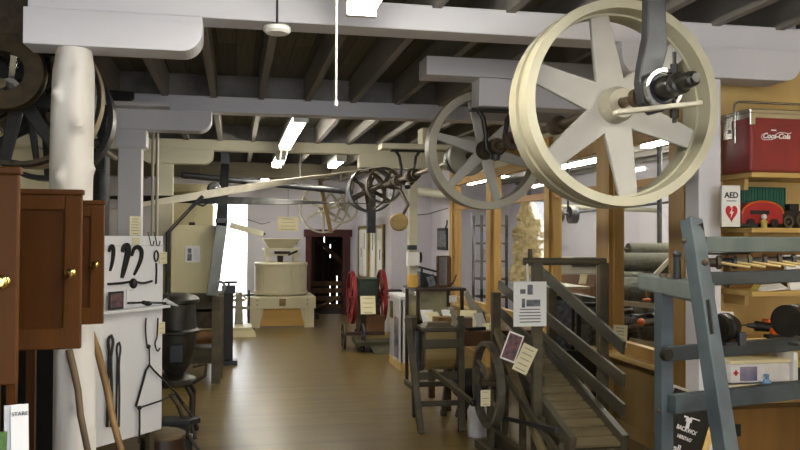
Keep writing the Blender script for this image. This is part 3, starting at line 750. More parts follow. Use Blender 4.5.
def hooktool(name, label, px, r, mt='iron', cat='hook', off=.012, flat=None, group=None):
    pts = [onb(u, v, off) for u, v in px]
    o = thing(name, label, cat, pts[-1], group)
    mb = MB()
    if flat:
        path = []
        for i, p in enumerate(pts):
            d = (pts[min(i+1, len(pts)-1)]-pts[max(i-1, 0)]).normalized()
            path.append((p, d.cross(bn)*flat*(.45+.55*math.sin(PI*(i+.5)/len(pts))), bn))
        mb.band(path, None, .008)
    else: mb.tube(pts, r, 8)
    mb.build('blade' if flat else 'bar', mt, o)
    return o
def smooth(p, n=6):
    out = []
    P = [p[0]]+list(p)+[p[-1]]
    for i in range(1, len(P)-2):
        for k in range(n):
            s = k/n; a, b, c, d = (V(q) for q in P[i-1:i+3])
            out.append(tuple(.5*((2*b)+(c-a)*s+(2*a-5*b+4*c-d)*s*s+(3*b-a-3*c+d)*s**3)))
    out.append(tuple(p[-1])); return out
def S(*p): return smooth([V((a, b)) for a, b in p])
hooktool('iron_hook', 'short black hook blade nearest the oak door on the white board', S((109, 252), (110, 248), (112, 246), (113.5, 250), (113, 258), (111.5, 266), (110, 271)), .006, flat=.012)
hooktool('iron_hook', 'straight thick black blade in the middle of the three on the white board', S((122.5, 252), (124, 247), (127.5, 246), (128, 252), (126, 262), (123.5, 272), (122, 278)), .006, flat=.02)
hooktool('iron_hook', 'curved black hook shaped like a 2 on the white board', S((132, 256), (134, 249), (138, 247), (141.5, 251), (141, 259), (137.5, 268), (134, 275)), .006, flat=.014)
o = hooktool('ring_wrench', 'slim black ring-ended rod hanging beside the cream tag', S((156.3, 263), (156.5, 272), (156, 284)), .006, cat='wrench')
c = onb(156.3, 256, .012)
MB().tube([c+brt*.017*math.cos(a*PI/8)+V((0, 0, .033*math.sin(a*PI/8))) for a in range(17)], .0055, 8).build('ring', 'iron', o)
o = hooktool('iron_spud', 'black iron bar tool lying across the board above the shelf', S((108, 284), (122, 283), (133, 281.5), (143, 283), (152, 281)), .007, cat='bar tool', off=.022)
MB().ball(onb(133.5, 283.5, .026), .02, (1.2, .6, 1.6)).build('head', 'iron', o)
for lab, a, b in (('thin wire hook over the board top beside the small cream label', (148, 233), 152), ('second thin wire hook on the board top, next to the ring wrench', (154, 233), 158)):
    hooktool('wire_hook', lab, S((a[0], 232), (b-2, 240), (b-1, 245), (b+1.2, 245), (b+2, 241)), .003, 'dkiron', off=.01, group=None)
# things on the shelf ledge
def onshelf(u, v, off): return onb(u, v, off)
c = onb(116, 301, .045)
o = thing('framed_photo', 'small dark photograph standing on the white board shelf', 'photograph', (c.x, c.y, sz+.008))
zz = sz+.012; h = .105
MB().obox((c.x, c.y, zz+h/2), brt*.055, bn*.004, V((0, 0, h/2))).build('frame', 'inkdk', o)
MB().obox(V((c.x, c.y, zz+h/2))+bn*.005, brt*.045, bn*.001, V((0, 0, h/2-.012))).build('print', 'photor', o)
o = thing('iron_clamp', 'long thin iron tool with a knob lying on the board shelf', 'hand tool', onb(150, 308, .06))
MB().tube([onb(128, 303.0, .06), onb(144, 302.5, .06), onb(166, 303.0, .06)], .006, 8).build('rod', 'iron', o)
MB().ball(onb(148, 303.5, .07), .017, (1.5, .8, .9)).build('knob', 'iron', o)
MB().ball(onb(144, 302.5, .07), .014, (1.2, .8, .9)).build('knob', 'iron', o)
o = thing('tin_funnel', 'pale pointed funnel poking past the shelf end toward the stove', 'funnel', onb(168, 306, .05))
MB().cyl(onb(165, 301, .05), onb(178, 306, .05), .018, .004, 14).build('cone', 'plasticw', o)
# labels
def card_on(label, u, v, w, h, m_='cardm', lines=3, off=.016):
    c = onb(u, v, off)
    return sheet('label_card', label, 'label', c, brt, (0, 0, 1), w, h, m_, lines)
c = at(135, 224, d=5.0)
p = onb(135, 224, -.012)
o = sheet('label_card', 'white printed card standing on top of the white board', 'label', (p.x, p.y, zt+.062), brt, (0, 0, 1), .088, .118, 'cardm', 6)
card_on('tiny cream label at the board top above the curved hook', 136, 241, .06, .045)
card_on('cream tag hanging at the board edge beside the ring wrench', 163.2, 258, .065, .075)
card_on('cream tag at the board edge near the chain hook and stove', 161.5, 328, .06, .075)
card_on('pale slip pinned on the board behind the shelf photograph', 131, 296, .07, .1, 'paper', 2)
# tongs and the hanging scale
for lab, u0, h0 in (('thick black pair of tongs hanging under the board shelf', 110.5, 334), ('slimmer black pair of tongs hanging beside the thick pair', 118.5, 341)):
    o = thing('blacksmith_tongs', lab, 'tongs', onb(u0, 425, .02))
    s = 1 if u0 < 115 else .75
    MB().tube([onb(u, v, .03) for u, v in S((u0-.5, h0+2), (u0-2.4*s, h0+8), (u0-1.5*s, h0+22), (u0-2.6*s, h0+55), (u0-3.2*s, 427))], .0085*s, 8).build('handle', 'iron', o)
    MB().tube([onb(u, v, .03) for u, v in S((u0+.5, h0+1), (u0+2.6*s, h0+8), (u0+.6*s, h0+24), (u0+1.2*s, h0+55), (u0+.6*s, 427))], .0085*s, 8).build('handle', 'dkiron', o)
    MB().ball(onb(u0, h0+20, .035), .014*s, (1, .8, 1)).build('rivet', 'iron', o)
o = thing('hanging_scale', 'black wire steelyard hanging on the white board by hooks', 'hanging scale', onb(145, 440, .03))
MB().tube([onb(u, v, .03) for u, v in S((146, 318), (145.5, 330), (147, 345), (149, 346), (149.3, 352), (149.5, 365))], .005, 8).build('hook', 'iron', o)
MB().tube([onb(u, v, .035) for u, v in S((158, 318), (157, 336), (155, 344), (157.5, 351), (160, 348))], .005, 8).build('hook', 'iron', o)
MB().ball(onb(148.5, 346.5, .035), .014).build('swivel', 'iron', o)
MB().tube([onb(u, v, .03) for u, v in ((149.5, 365), (146, 370), (142, 385), (136, 406), (139, 408), (140, 409))], .0075, 8).build('yoke', 'iron', o)
MB().tube([onb(u, v, .03) for u, v in ((149.5, 365), (153.5, 370), (163, 379.5), (176, 393), (183, 404))], .0065, 8).build('yoke', 'iron', o)
MB().tube([onb(139, 408, .035), onb(160, 401, .045), onb(176.5, 393.5, .06)], .006, 8).build('beam', 'dkiron', o)
MB().tube([onb(139.5, 407, .035), onb(139.6, 425, .035), onb(139.2, 443, .035)], .006, 8).build('hook', 'iron', o)
MB().ball(onb(139.5, 408, .035), .014).build('pivot', 'iron', o)
# wooden handles leaning by the post
def stick(label, pts, r, mt):
    P3 = [at(u, v, d=d_) for u, v, d_ in pts]
    a, b = P3[-2], P3[-1]; k = (0.0-b.z)/(b-a).normalized().z if (b-a).z < 0 else 0
    P3.append(b+(b-a).normalized()*k)
    o = thing('wooden_pole', label, 'wooden pole', P3[-1])
    MB().tube(P3, r, 10, r*.85).build('shaft', mt, o)
stick('twisted grey-brown wooden handle leaning before the log post', [(69, 350, 3.78), (73, 366, 3.76), (78, 390, 3.74), (80.5, 415, 3.72), (87, 447, 3.69)], .017, 'stickg')
stick('smooth yellow-brown wooden handle leaning between log post and tongs', [(91, 333, 4.3), (98, 352, 4.25), (107, 388, 4.2), (113, 420, 4.15), (121, 450, 4.1)], .02, 'stick')
o = thing('iron_rod', 'thin black iron rod standing between the log post and the white board', 'iron rod', at(88, 450, d=4.45).to_2d().to_3d())
a = at(93, 345, d=4.45); b = at(88.5, 450, d=4.45)
MB().cyl(a, a+(b-a)*(a.z/(a.z-b.z)), .007, None, 8).build('bar', 'iron', o)

# stump, stove
c = at(172, 432, Y=5.62)
o = thing('tree_stump', 'low sawn tree stump on the floor under the white board', 'stump', (c.x, c.y, 0))
MB().lathe([(0, 0), (.165, 0), (.155, .06), (.15, .30), (.145, .355)], (c.x-.06, c.y, 0), (0, 0, 1), 28).build('trunk', 'dkwood', o)
MB().lathe([(0, .39), (.12, .388), (.15, .37), (.15, .352), (0, .352)], (c.x-.06, c.y, 0), (0, 0, 1), 28).build('top', 'stoneg', o)
sx, sy = -.49, 7.05
o = thing('cast_iron_stove', 'old cast iron stove standing behind the white board', 'stove', (sx, sy, 0))
K = 800/7.05
MB().lathe([(0, 1.21), (.10, 1.215), (.175, 1.19), (.20, 1.165), (.20, 1.14), (.17, 1.13), (0, 1.13)], (sx, sy, 0), (0, 0, 1), 32).build('lid', 'stove', o)
MB().lathe([(.165, 1.13), (.172, 1.0), (.18, .92), (.205, .905), (.205, .885), (.175, .875), (.165, .75), (.13, .62), (.09, .56), (.07, .53), (0, .53)], (sx, sy, 0), (0, 0, 1), 32).build('barrel', 'stove', o)
MB().lathe([(0, .53), (.10, .53), (.17, .50), (.19, .46), (.15, .44), (0, .44)], (sx, sy, 0), (0, 0, 1), 32).build('ash_pan', 'stove', o)
MB().box(sx-.03, sx+.07, sy-.20, sy-.16, .66, .80).build('door', 'dkiron', o)
MB().tube([(sx+.15, sy-.08, .60), (sx+.26, sy-.06, .62), (sx+.25, sy-.06, .52), (sx+.16, sy-.1, .47)], .014, 8).build('handle', 'rust', o)
for k in range(4):
    an = PI/4+k*PI/2; dx, dy = math.cos(an), math.sin(an)
    MB().tube([(sx+dx*.13, sy+dy*.13, .46), (sx+dx*.21, sy+dy*.21, .36), (sx+dx*.20, sy+dy*.20, .14), (sx+dx*.25, sy+dy*.25, .012)], .02, 8).build('leg', 'stove', o)
c = at(186, 410, Y=6.35)
o = thing('anvil_mount', 'dark iron block with a flat tongue on the floor before the stove', 'anvil', (c.x, c.y, 0))
MB().box(c.x-.16, c.x+.05, c.y-.09, c.y+.09, 0, .17).box(c.x-.12, c.x+.03, c.y-.07, c.y+.07, .17, .27).build('block', 'stove', o, .01)
MB().prism([(c.x-.18, c.y-.1, .272), (c.x+.03, c.y-.1, .272), (c.x+.11, c.y-.02, .272), (c.x+.09, c.y+.06, .272), (c.x-.18, c.y+.09, .272)], (0, 0, .04)).build('tongue', 'dkiron', o, .006)
MB().tube([(c.x-.02, c.y, .31), (c.x-.06, c.y-.02, .42), (c.x-.12, c.y, .5)], .016, 8).tube([(c.x+.05, c.y+.02, .31), (c.x-.03, c.y+.03, .42), (c.x-.08, c.y+.02, .5)], .014, 8).build('arm', 'rust', o)
for s in (-.13, .02):
    MB().tube([(c.x+s, c.y-.10, .20), (c.x+s+.08, c.y-.13, .10), (c.x+s+.10, c.y-.14, .012)], .014, 8).build('foot', 'stove', o)

# ================================================================ BACK OF THE ROOM
# cream roller mill on its timber frame
o = thing('roller_mill', 'tall cream sheet-metal milling machine on a timber frame', 'milling machine', (-.42, 10.1, 0))
x0, x1, y0, y1 = -.745, -.145, 9.85, 10.55
MB().hexa([(x0, y0, 1.02), (x1-.10, y0, 1.02), (x1-.10, y1, 1.02), (x0, y1, 1.02), (x0, y0, 1.83), (x1+.02, y0, 1.83), (x1+.02, y1, 1.83), (x0, y1, 1.83)]).build('hopper', 'cream2', o, .008)
MB().box(x0-.02, x1-.06, y0-.03, y1, .985, 1.02).box(x0+.1, x1-.06, y0-.02, y0+.02, .80, .83).build('ledge', 'oldwood', o)
MB().box(x0+.05, x1-.05, y0+.05, y1, .62, .985).build('inner_box', 'oldwood', o)
MB().box(-.52, -.24, y0-.02, y0+.05, .60, .84).build('grate', 'rust', o)
MB().cyl((-.56, y0+.02, .50), (-.22, y0+.02, .50), .085, None, 20).build('roller', 'plydark', o)
MB().box(x0, x1-.05, y0-.01, y1, .18, .36).build('apron', 'oldwood', o)
for x in (x0, x1-.08):
    for y in (y0-.03, y1-.09): MB().box(x, x+.09, y, y+.09, 0, .985).build('leg', 'oldwood', o, .005)
MB().box(x0+.2, x0+.27, y0+.1, y0+.16, 1.83, 1.87).build('catch', 'iron', o)
sheet('notice_sheet', 'white printed notice with a small picture on the cream mill', 'notice', at(192.5, 254, Y=9.84), (1, 0, 0), (0, 0, 1), .17, .20, 'paper', 0, pic=[(-.2, .18, .25, .3, 'photo'), (-.2, -.2, .3, .4, 'photo'), (.22, 0, .3, .7, 'plasticw')])
# cream housing behind, above the mill
o = thing('cream_housing', 'broad cream sheet-metal casing behind the milling machine', 'casing', (-.5, 11.6, 0))
a = at(170, 195, Y=11.6); b = at(213, 195, Y=11.6)
MB().box(a.x, b.x, 11.6, 12.3, 0, 2.28).build('casing', 'cream2', o, .01)
MB().lathe([(.0, 0), (.36, 0), (.40, .03), (.40, .13), (.0, .16)], ((a.x+b.x)/2, 11.9, 2.30), (0, 0, 1), 28).build('cap', 'cream2', o)
o = thing('metal_spout', 'thin bright metal spout rising beside the cream mill', 'spout', at(168, 232, Y=9.3).to_2d().to_3d())
P = [at(167, 300, Y=9.3), at(167.5, 233, Y=9.3), at(190, 209, Y=9.3), at(203, 196, Y=9.3)]
P.insert(0, V((P[0].x, P[0].y, 0)))
MB().tube(P, .022, 10).build('pipe', 'dkiron', o)
MB().tube([at(169, 230, Y=9.26), at(189, 209.5, Y=9.26)], .013, 8).build('edge_strip', 'steelc', o)
o = thing('wall_fitting', 'small dark round fitting with a bright boss by the cream casing', 'wall fitting', at(214, 190, Y=9.85))
c = at(214, 189, Y=9.85)
MB().lathe([(0, -.06), (.07, -.05), (.085, 0), (.07, .05), (0, .06)], c, (.2, -1, .1), 18).build('housing', 'dkiron', o)
MB().ball(c+V((.02, -.06, .01)), .025).build('boss', 'steelc', o)
MB().tube([c, at(211, 201, Y=9.85), at(203, 206, Y=9.85), at(186, 200, Y=9.9)], .012, 8).build('cable', 'dkiron', o)
# blue-grey elevator duct
o = thing('elevator_duct', 'blue-grey square duct leaning beside the bright doorway', 'duct', at(213, 300, Y=9.55).to_2d().to_3d())
a, b, c = at(225, 166, Y=10.62), at(221.5, 226, Y=9.6), at(212, 296, Y=9.55)
MB().bar((a.x, a.y, ZJ), a, .10, .10, (0, 1, 0)).bar(a, b, .10, .10, (0, 1, 0), .13, .10).build('upper_pipe', 'dkiron', o)
MB().bar(b, c, .13, .12, (0, 1, 0)).build('lower_pipe', 'duct', o, .01)
MB().bar((b.x-.07, b.y-.01, b.z+.06), (b.x+.07, b.y-.01, b.z+.06), .14, .05).build('flange', 'dkiron', o)
MB().bar(c+V((.05, 0, 0)), (c.x+.05, c.y, .0), .10, .10, (0, 1, 0)).build('foot', 'oldwood', o)
MB().lathe([(.045, -.03), (.075, -.03), (.075, .03), (.045, .03)], at(219.5, 287, Y=9.42), (0, 1, 0), 20, closed=True).build('flange', 'duct', o)
# dark iron post stand (press)
o = thing('iron_press', 'dark upright iron press with a wheel on top by the bright doorway', 'press', at(229, 345, Y=10.9).to_2d().to_3d())
c = at(228.5, 320, Y=10.9)
zt_ = at(229, 286, Y=10.9).z
MB().box(c.x-.07, c.x+.06, c.y-.06, c.y+.06, .06, zt_).build('column', 'iron', o, .008)
MB().box(c.x-.10, c.x+.12, c.y-.10, c.y+.10, .0, .06).build('base', 'dkiron', o)
MB().box(c.x-.09, c.x+.09, c.y-.07, c.y+.07, zt_-.10, zt_+.01).build('head', 'dkiron', o, .006)
MB().bar((c.x-.06, c.y, zt_+.05), (c.x+.11, c.y, zt_+.05), .03, .03).cyl((c.x, c.y, zt_), (c.x, c.y, zt_+.05), .015).build('handle', 'iron', o)
# platform scale
o = thing('platform_scale', 'cream platform scale standing before the bright doorway', 'scale', at(241, 333, Y=14.2).to_2d().to_3d())
c = at(240, 326, Y=14.2); ys = 14.2
MB().box(c.x-.24, c.x+.20, ys-.4, ys+.3, .10, .16).hexa([(c.x-.30, ys-.45, 0), (c.x+.27, ys-.45, 0), (c.x+.27, ys+.32, 0), (c.x-.30, ys+.32, 0), (c.x-.24, ys-.4, .10), (c.x+.2, ys-.4, .10), (c.x+.2, ys+.3, .10), (c.x-.24, ys+.3, .10)]).build('platform', 'cream2', o, .006)
MB().bar((c.x-.02, ys+.2, .16), (c.x-.02, ys+.2, .72), .15, .10, (0, 1, 0), .11, .08).build('column', 'rimgrey', o, .01)
zc = at(240, 299, Y=14.4).z
MB().tube([(c.x-.02+.12*math.cos(a*PI/12), ys+.2, zc-.01+.085*math.sin(a*PI/12)) for a in range(13)], .02, 8).build('dial_hoop', 'cream2', o)
MB().bar((c.x-.14, ys+.2, zc-.02), (c.x+.10, ys+.2, zc-.02), .04, .05).build('beam', 'cream2', o)
MB().bar((c.x-.12, ys+.15, .46), (c.x+.16, ys+.15, .44), .05, .05).build('arm', 'rimgrey', o)
# black T-stand
o = thing('iron_stand', 'thin black T-shaped stand between the scale and millstone tub', 'stand', at(249, 327, Y=14.9).to_2d().to_3d())
c = at(249, 300, Y=14.9); zc = at(249, 295, Y=14.9).z
MB().cyl((c.x, c.y, .03), (c.x, c.y, zc+.09), .018, None, 10).build('pole', 'iron', o)
MB().bar((c.x-.11, c.y, zc), (c.x+.11, c.y, zc), .06, .035).build('crossbar', 'iron', o)
MB().cyl((c.x, c.y, 0), (c.x, c.y, .03), .12, .10, 20).build('base', 'iron', o)

# millstone tub
mx, my = .875, 15.65
o = thing('millstone_tub', 'round cream millstone tub on a cream frame with golden panel', 'flour mill', (mx, my, 0))
MB().lathe([(0, .60), (.50, .60), (.515, .62), (.515, .66), (.50, .67), (.50, 1.14), (.515, 1.15), (.515, 1.19), (.49, 1.21), (0, 1.21)], (mx, my, 0), (0, 0, 1), 48).build('tub', 'mill', o)
for an in (-2.3, -1.9, -1.57, -1.2, -.8):
    MB().bar((mx+.503*math.cos(an), my+.503*math.sin(an), .67), (mx+.503*math.cos(an), my+.503*math.sin(an), 1.14), .025, .012, (math.cos(an), math.sin(an), 0)).build('batten', 'mill', o)
MB().box(mx-.62, mx+.62, my-.60, my-.48, .36, .575).box(mx-.62, mx-.50, my-.48, my+.6, .36, .575).box(mx+.50, mx+.62, my-.48, my+.6, .36, .575).box(mx-.5, mx+.5, my-.48, my+.6, .555, .575).build('top_frame', 'millbase', o, .006)
for s in (-1, 1):
    MB().box(mx+s*.50-.09, mx+s*.50+.09, my-.58, my-.44, 0, .36).build('leg', 'millbase', o, .005)
    MB().box(mx+s*.50-.07, mx+s*.50+.07, my+.46, my+.6, 0, .36).build('leg', 'millbase', o)
    MB().prism([(mx+s*.41, my-.56, .36), (mx+s*.41, my-.56, .08), (mx+s*.37, my-.56, .2), (mx+s*.34, my-.56, .36)], (0, .05, 0)).build('bracket', 'millbase', o)
    for z in (.44, .52): MB().ball((mx+s*.46, my-.605, z), .018, (1, .5, 1)).build('bolt', 'rimgrey', o)
MB().box(mx-.42, mx+.42, my-.53, my-.50, .03, .36).build('panel', 'millpanel', o, .004)
MB().box(mx-.06, mx+.06, my-.615, my-.60, .41, .54).build('name_plate', 'tub', o)
# frame ('horse') with hopper on top
for s in (-1, 1):
    MB().bar((mx+s*.27, my-.25, 1.21), (mx+s*.27, my-.25, 1.45), .07, .07, (0, 1, 0)).build('horse_leg', 'mill', o)
    MB().bar((mx+s*.27, my+.25, 1.21), (mx+s*.27, my+.25, 1.45), .07, .07, (0, 1, 0)).build('horse_leg', 'mill', o)
MB().bar((mx-.32, my-.25, 1.36), (mx+.36, my-.25, 1.36), .05, .05).build('crossbar', 'mill', o)
MB().cyl((mx-.02, my-.1, 1.21), (mx-.02, my-.1, 1.42), .05, .07, 16).box(mx-.14, mx+.16, my-.30, my-.1, 1.37, 1.42).cyl((mx+.12, my-.28, 1.35), (mx+.3, my-.28, 1.43), .02).build('damsel', 'rust', o)
MB().hexa([(mx-.24, my-.25, 1.48), (mx+.20, my-.25, 1.48), (mx+.20, my+.2, 1.48), (mx-.24, my+.2, 1.48), (mx-.36, my-.38, 1.66), (mx+.36, my-.38, 1.66), (mx+.36, my+.35, 1.66), (mx-.36, my+.35, 1.66)]).build('hopper', 'mill', o, .006)
MB().box(mx-.34, mx+.34, my-.33, my+.3, 1.44, 1.48).build('hopper_shoe', 'mill', o)
# chute pouring into the hopper
o = thing('wooden_chute', 'pale wooden trough slanting down into the millstone hopper', 'chute', at(268, 243, Y=15.5))
a, b = at(230, 225, Y=15.3), at(263, 234, Y=15.5)
dv = (b-a).normalized(); sd = V((0, 1, 0)); un = dv.cross(sd)
MB().bar(a, b, .13, .012, un).build('floor_board', 'cream', o)
for s in (-1, 1): MB().bar(a+sd*.065*s, b+sd*.065*s, .012, .11, un).build('side', 'cream', o)
o = thing('chute_hanger', 'thin wire running down from the belt to the chute', 'wire', a)
MB().tube([at(226, 207, Y=15.2), at(246, 219, Y=15.2), at(262, 224, Y=15.4), at(270, 222, Y=15.5)], .008, 6).build('wire', 'dkiron', o)
sheet('hanging_card', 'cream card hanging over the millstone hopper', 'sign card', at(288, 224, Y=14.9), (1, 0, 0), (0, 0, 1), .38, .26, 'cardm', 4)
o = thing('hanging_string', 'thin string holding the cream card above the millstone hopper', 'string', at(288, 216, Y=14.88))
a = at(288, 217, Y=14.89)
MB().cyl(a, (a.x, a.y, ZJ), .004, None, 6).build('string', 'dkiron', o)
o = thing('wall_panel_trim', 'faint raised panel outline on the lavender back wall', 'wall panel', at(268, 240, Y=17.38))
a, b = at(252, 217, Y=17.38), at(306, 262, Y=17.38)
MB().box(a.x, b.x, 17.37, 17.39, a.z-.03, a.z).box(a.x, a.x+.03, 17.37, 17.39, .6, a.z-.03).build('moulding', 'wall', o)
for i, (u, v) in enumerate(((264, 234), (296, 243))):
    c = at(u, v, Y=17.36)
    o = thing('wall_hook', ['small dark knob on the back wall beside the chute end', 'small dark knob on the back wall beside the hopper'][i], 'hook', c)
    MB().cyl(c, (c.x, 17.4, c.z), .035, .03, 12).build('cap', 'dkiron', o)
o = thing('iron_weight', 'small black iron weight on the floor beside the millstone frame', 'weight', (1.62, 15.4, 0))
c = at(314, 319, Z=.0)
o.location = V((c.x, c.y, 0)); ORG[o.name] = V((c.x, c.y, 0))
MB().cyl((c.x, c.y, 0), (c.x, c.y, .12), .11, .10, 16).cyl((c.x, c.y, .12), (c.x, c.y, .34), .03, .03, 10).build('body', 'iron', o)

# notice board on the side wall of the back bay
a = at(354, 258, Y=16.6); b = at(388, 255, Y=13.55)
b.x = min(b.x, 2.60)
o = thing('notice_board', 'wood-framed notice board with white posters beyond the red wheels', 'notice board', (2.58, 15, 1.0))
def nb(y0, y1, z0, z1, t_): return MB().box(2.60-t_, 2.618, y0, y1, z0, z1)
Ya, Yb = 16.9, 14.0; z0, z1 = .88, 1.88
nb(Yb, Ya, z0, z1, .0).build('backing', 'cream2', o)
nb(Yb, Ya, z1, z1+.05, .03).build('frame_top', 'tub', o); nb(Yb, Ya, z0-.05, z0, .03).build('frame_bottom', 'tub', o)
for y in (Yb, 15.55, Ya-.05): nb(y, y+(.22 if y == 15.55 else .07), z0, z1, .03).build('frame_stile', 'tub', o)
for i, y in enumerate((14.15, 14.85, 15.85, 16.35)):
    sheet('wall_poster', ['white poster at the near end of the notice board', 'white poster with dark vertical lettering beside the wide wooden stile', 'white poster just beyond the wide wooden stile', 'white poster at the far end of the notice board beside the barn door'][i], 'poster', (2.585, y+.24, 1.38), (0, -1, 0), (0, 0, 1), .46, .94, 'paper', 0, pic=[(-.1, .25, .2, .35, 'ink')] if i in (1, 2) else [(.1, .0, .2, .2, 'ink')])

# fanning mill with two red wheels
o = thing('fanning_mill', 'green wooden machine with two tall red wheels by the notice board', 'farm machine', (2.15, 12.9, 0))
def wheelX(cx, cy, cz, R, w, m_, par, nsp=6, hub=.05, rt=.035):
    MB().lathe([(R-rt, -w/2), (R, -w/2), (R, w/2), (R-rt, w/2)], (cx, cy, cz), (1, 0, 0), 40, closed=True).build('wheel_rim', m_, par)
    mb = MB()
    for k in range(nsp):
        an = .3+2*PI*k/nsp; d = V((0, math.cos(an), math.sin(an)))
        MB().bar(V((cx, cy, cz))+d*hub*.8, V((cx, cy, cz))+d*(R-rt*.8), .035, .03, (1, 0, 0)).build('spoke', m_, par)
    MB().cyl((cx-w*.8, cy, cz), (cx+w*.8, cy, cz), hub, None, 14).build('wheel_hub', m_, par)
xa, xb = at(351.5, 300, Y=12.9).x, at(381.5, 300, Y=12.9).x
wheelX(xa, 12.9, .72, .43, .06, 'redm', o)
wheelX(xb, 12.9, .74, .43, .06, 'redm', o)
MB().box(xa+.10, xb-.08, 12.75, 13.2, .62, 1.0).box(xa+.08, xb-.06, 12.73, 13.22, 1.0, 1.03).build('box', 'greenm', o, .008)
MB().box(xa+.12, xb-.06, 12.7, 13.2, .12, .62).build('body', 'dkwood', o)
MB().cyl((xa-.04, 12.9, .73), (xb+.18, 12.9, .73), .02, None, 10).build('axle', 'iron', o)
MB().box(xb+.08, xb+.32, 12.8, 12.95, .70, .84).build('crank_box', 'dkiron', o)
MB().box(xa+.18, xb-.02, 12.5, 12.7, .17, .46).build('drawer', 'brown', o, .006)
for x in (xa+.1, xb-.12):
    for y in (12.55, 13.15): MB().box(x, x+.06, y, y+.06, 0, .17).build('leg', 'dkwood', o)
sheet('info_card', 'cream information card propped on the machine with red wheels', 'card', at(368, 305, Y=12.45), (1, 0, 0), V((0, .25, 1)), .24, .29, 'cardm', 4)
# low cart with small iron wheels
o = thing('low_cart', 'low green-grey cart with small dark iron wheels on the floor', 'cart', at(365, 338, Z=0))
cx_ = at(352, 325, Y=12.0).x
MB().prism([(cx_, 11.6, .10), (cx_+.78, 11.6, .10), (cx_+.78, 12.35, .10), (cx_+.05, 12.35, .10)], (0, 0, .06)).build('deck', 'cart', o)
MB().hexa([(cx_+.25, 11.45, .0), (cx_+.8, 11.45, .0), (cx_+.8, 11.6, .0), (cx_+.25, 11.6, .0), (cx_+.2, 11.5, .1), (cx_+.8, 11.5, .1), (cx_+.8, 11.6, .1), (cx_+.2, 11.6, .1)]).build('ramp', 'cart', o)
MB().bar((cx_-.14, 12.0, .24), (cx_+.5, 12.0, .24), .05, .05).build('axle', 'dkwood', o)
wheelX(cx_-.12, 12.05, .205, .20, .03, 'rust', o, 5, .035, .02)
wheelX(cx_+.14, 11.85, .205, .20, .03, 'dkiron', o, 5, .035, .02)
MB().box(cx_+.1, cx_+.7, 12.0, 12.3, .16, .22).build('cross_plank', 'tub', o)

# things on the side wall behind the display cases
def pic(name, label, u, v, w, h, wallx=3.32):
    c = at(u, v, X=wallx-.012)
    t = thing(name, label, 'framed picture', c-V((0, 0, h/2)))
    MB().box(wallx-.024, wallx-.002, c.y-w/2, c.y+w/2, c.z-h/2, c.z+h/2).build('frame', 'black', t, .003)
    MB().box(wallx-.027, wallx-.0245, c.y-w/2+.04, c.y+w/2-.04, c.z-h/2+.05, c.z+h/2-.05).build('print', 'photo', t)
pic('framed_picture', 'black-framed grey picture on the white wall beside the pine post', 442.5, 239, .62, .36)
o = thing('iron_hook', 'small dark scroll hook on the white wall above the framed picture', 'hook', at(447, 232, X=3.25))
c = at(447, 228, X=3.27)
MB().tube([c+V((0, .0, .12)), c+V((-.01, -.04, .06)), c+V((-.02, .02, 0)), c+V((-.01, -.02, -.06)), c+V((-.01, .04, -.09))], .012, 8).build('scroll', 'dkiron', o)
o = thing('wall_box', 'white electrical box on the slim cream post', 'electrical box', at(412, 262, Y=10.28))
a, b = at(407, 252, Y=10.24), at(419, 266, Y=10.24)
MB().box(a.x, b.x, 10.2, 10.296, b.z, a.z).build('housing', 'fixture', o, .008)
a = at(412, 247.5, Y=10.25)
MB().box(a.x-.06, a.x+.06, 10.22, 10.296, a.z-.03, a.z+.03).build('cover', 'dkiron', o)
o = thing('black_bell', 'black round bell on the wall beside the white electrical box', 'bell', at(420, 258, Y=10.35))
c = at(419.5, 257.5, Y=10.36)
MB().lathe([(0, -.03), (.06, -.02), (.075, .02), (0, .04)], c, (1, 0, 0), 18).build('gong', 'black', o)
MB().box(2.362, c.x-.02, 10.34, 10.38, c.z-.01, c.z+.01).build('bracket', 'black', o)
o = thing('cable_run', 'thin dark cable sagging across the white wall', 'cable', at(430, 210, Y=11.8))
MB().tube([at(408, 216, Y=11.4), at(428, 214, Y=11.6), at(448, 208, X=3.31)], .008, 6).build('cable', 'dkiron', o)
o = thing('white_pipe', 'fat white pipe running level under the ceiling behind the middle wheel', 'pipe', at(440, 193, Y=11.2))
MB().cyl(at(408, 190, Y=12.8), at(452, 195, Y=11.0), .07, None, 16).build('tube', 'rimgrey', o)

# ================================================================ DISPLAY CASES AND TABLE
o = thing('display_case', 'plastic-wrapped white display case at the aisle edge before the red wheels', 'display case', (2.35, 10.3, 0))
cx0, cy0, cx1, cy1, cz = 2.065, 9.95, 2.235, 10.75, .95
MB().box(cx0, cx1, cy0, cy1, 0, .10).build('plinth', 'shelf', o)
MB().box(cx0+.01, cx0+.03, cy0+.01, cy1-.01, .10, cz-.05).box(cx0+.01, cx1-.01, cy0+.01, cy0+.03, .10, cz-.05).build('panel', 'plasticw', o)
MB().box(cx0-.005, cx1, cy0-.005, cy1, cz-.05, cz).build('top', 'board', o, .005)
mb = MB()
n = 9
vs = []; 
for i in range(n+1):
    for j in range(7):
        y = cy0-.0+(cy1-cy0)*i/n; z = .12+(cz-.14)*j/6
        vs.append((cx0-.012-.022*random.random(), y, z))
fs = [(i*7+j, (i+1)*7+j, (i+1)*7+j+1, i*7+j+1) for i in range(n) for j in range(6)]
mb.add(vs, fs, True); mb.build('plastic_wrap', 'plastic', o)
MB().box(cx0-.001, cx0+.009, cy0+.18, cy0+.42, .14, .66).build('cloth_panel', 'purple', o)
MB().box(cx0-.002, cx0+.008, cy0+.55, cy0+.72, .62, .84).build('printed_panel', 'inkdk', o)
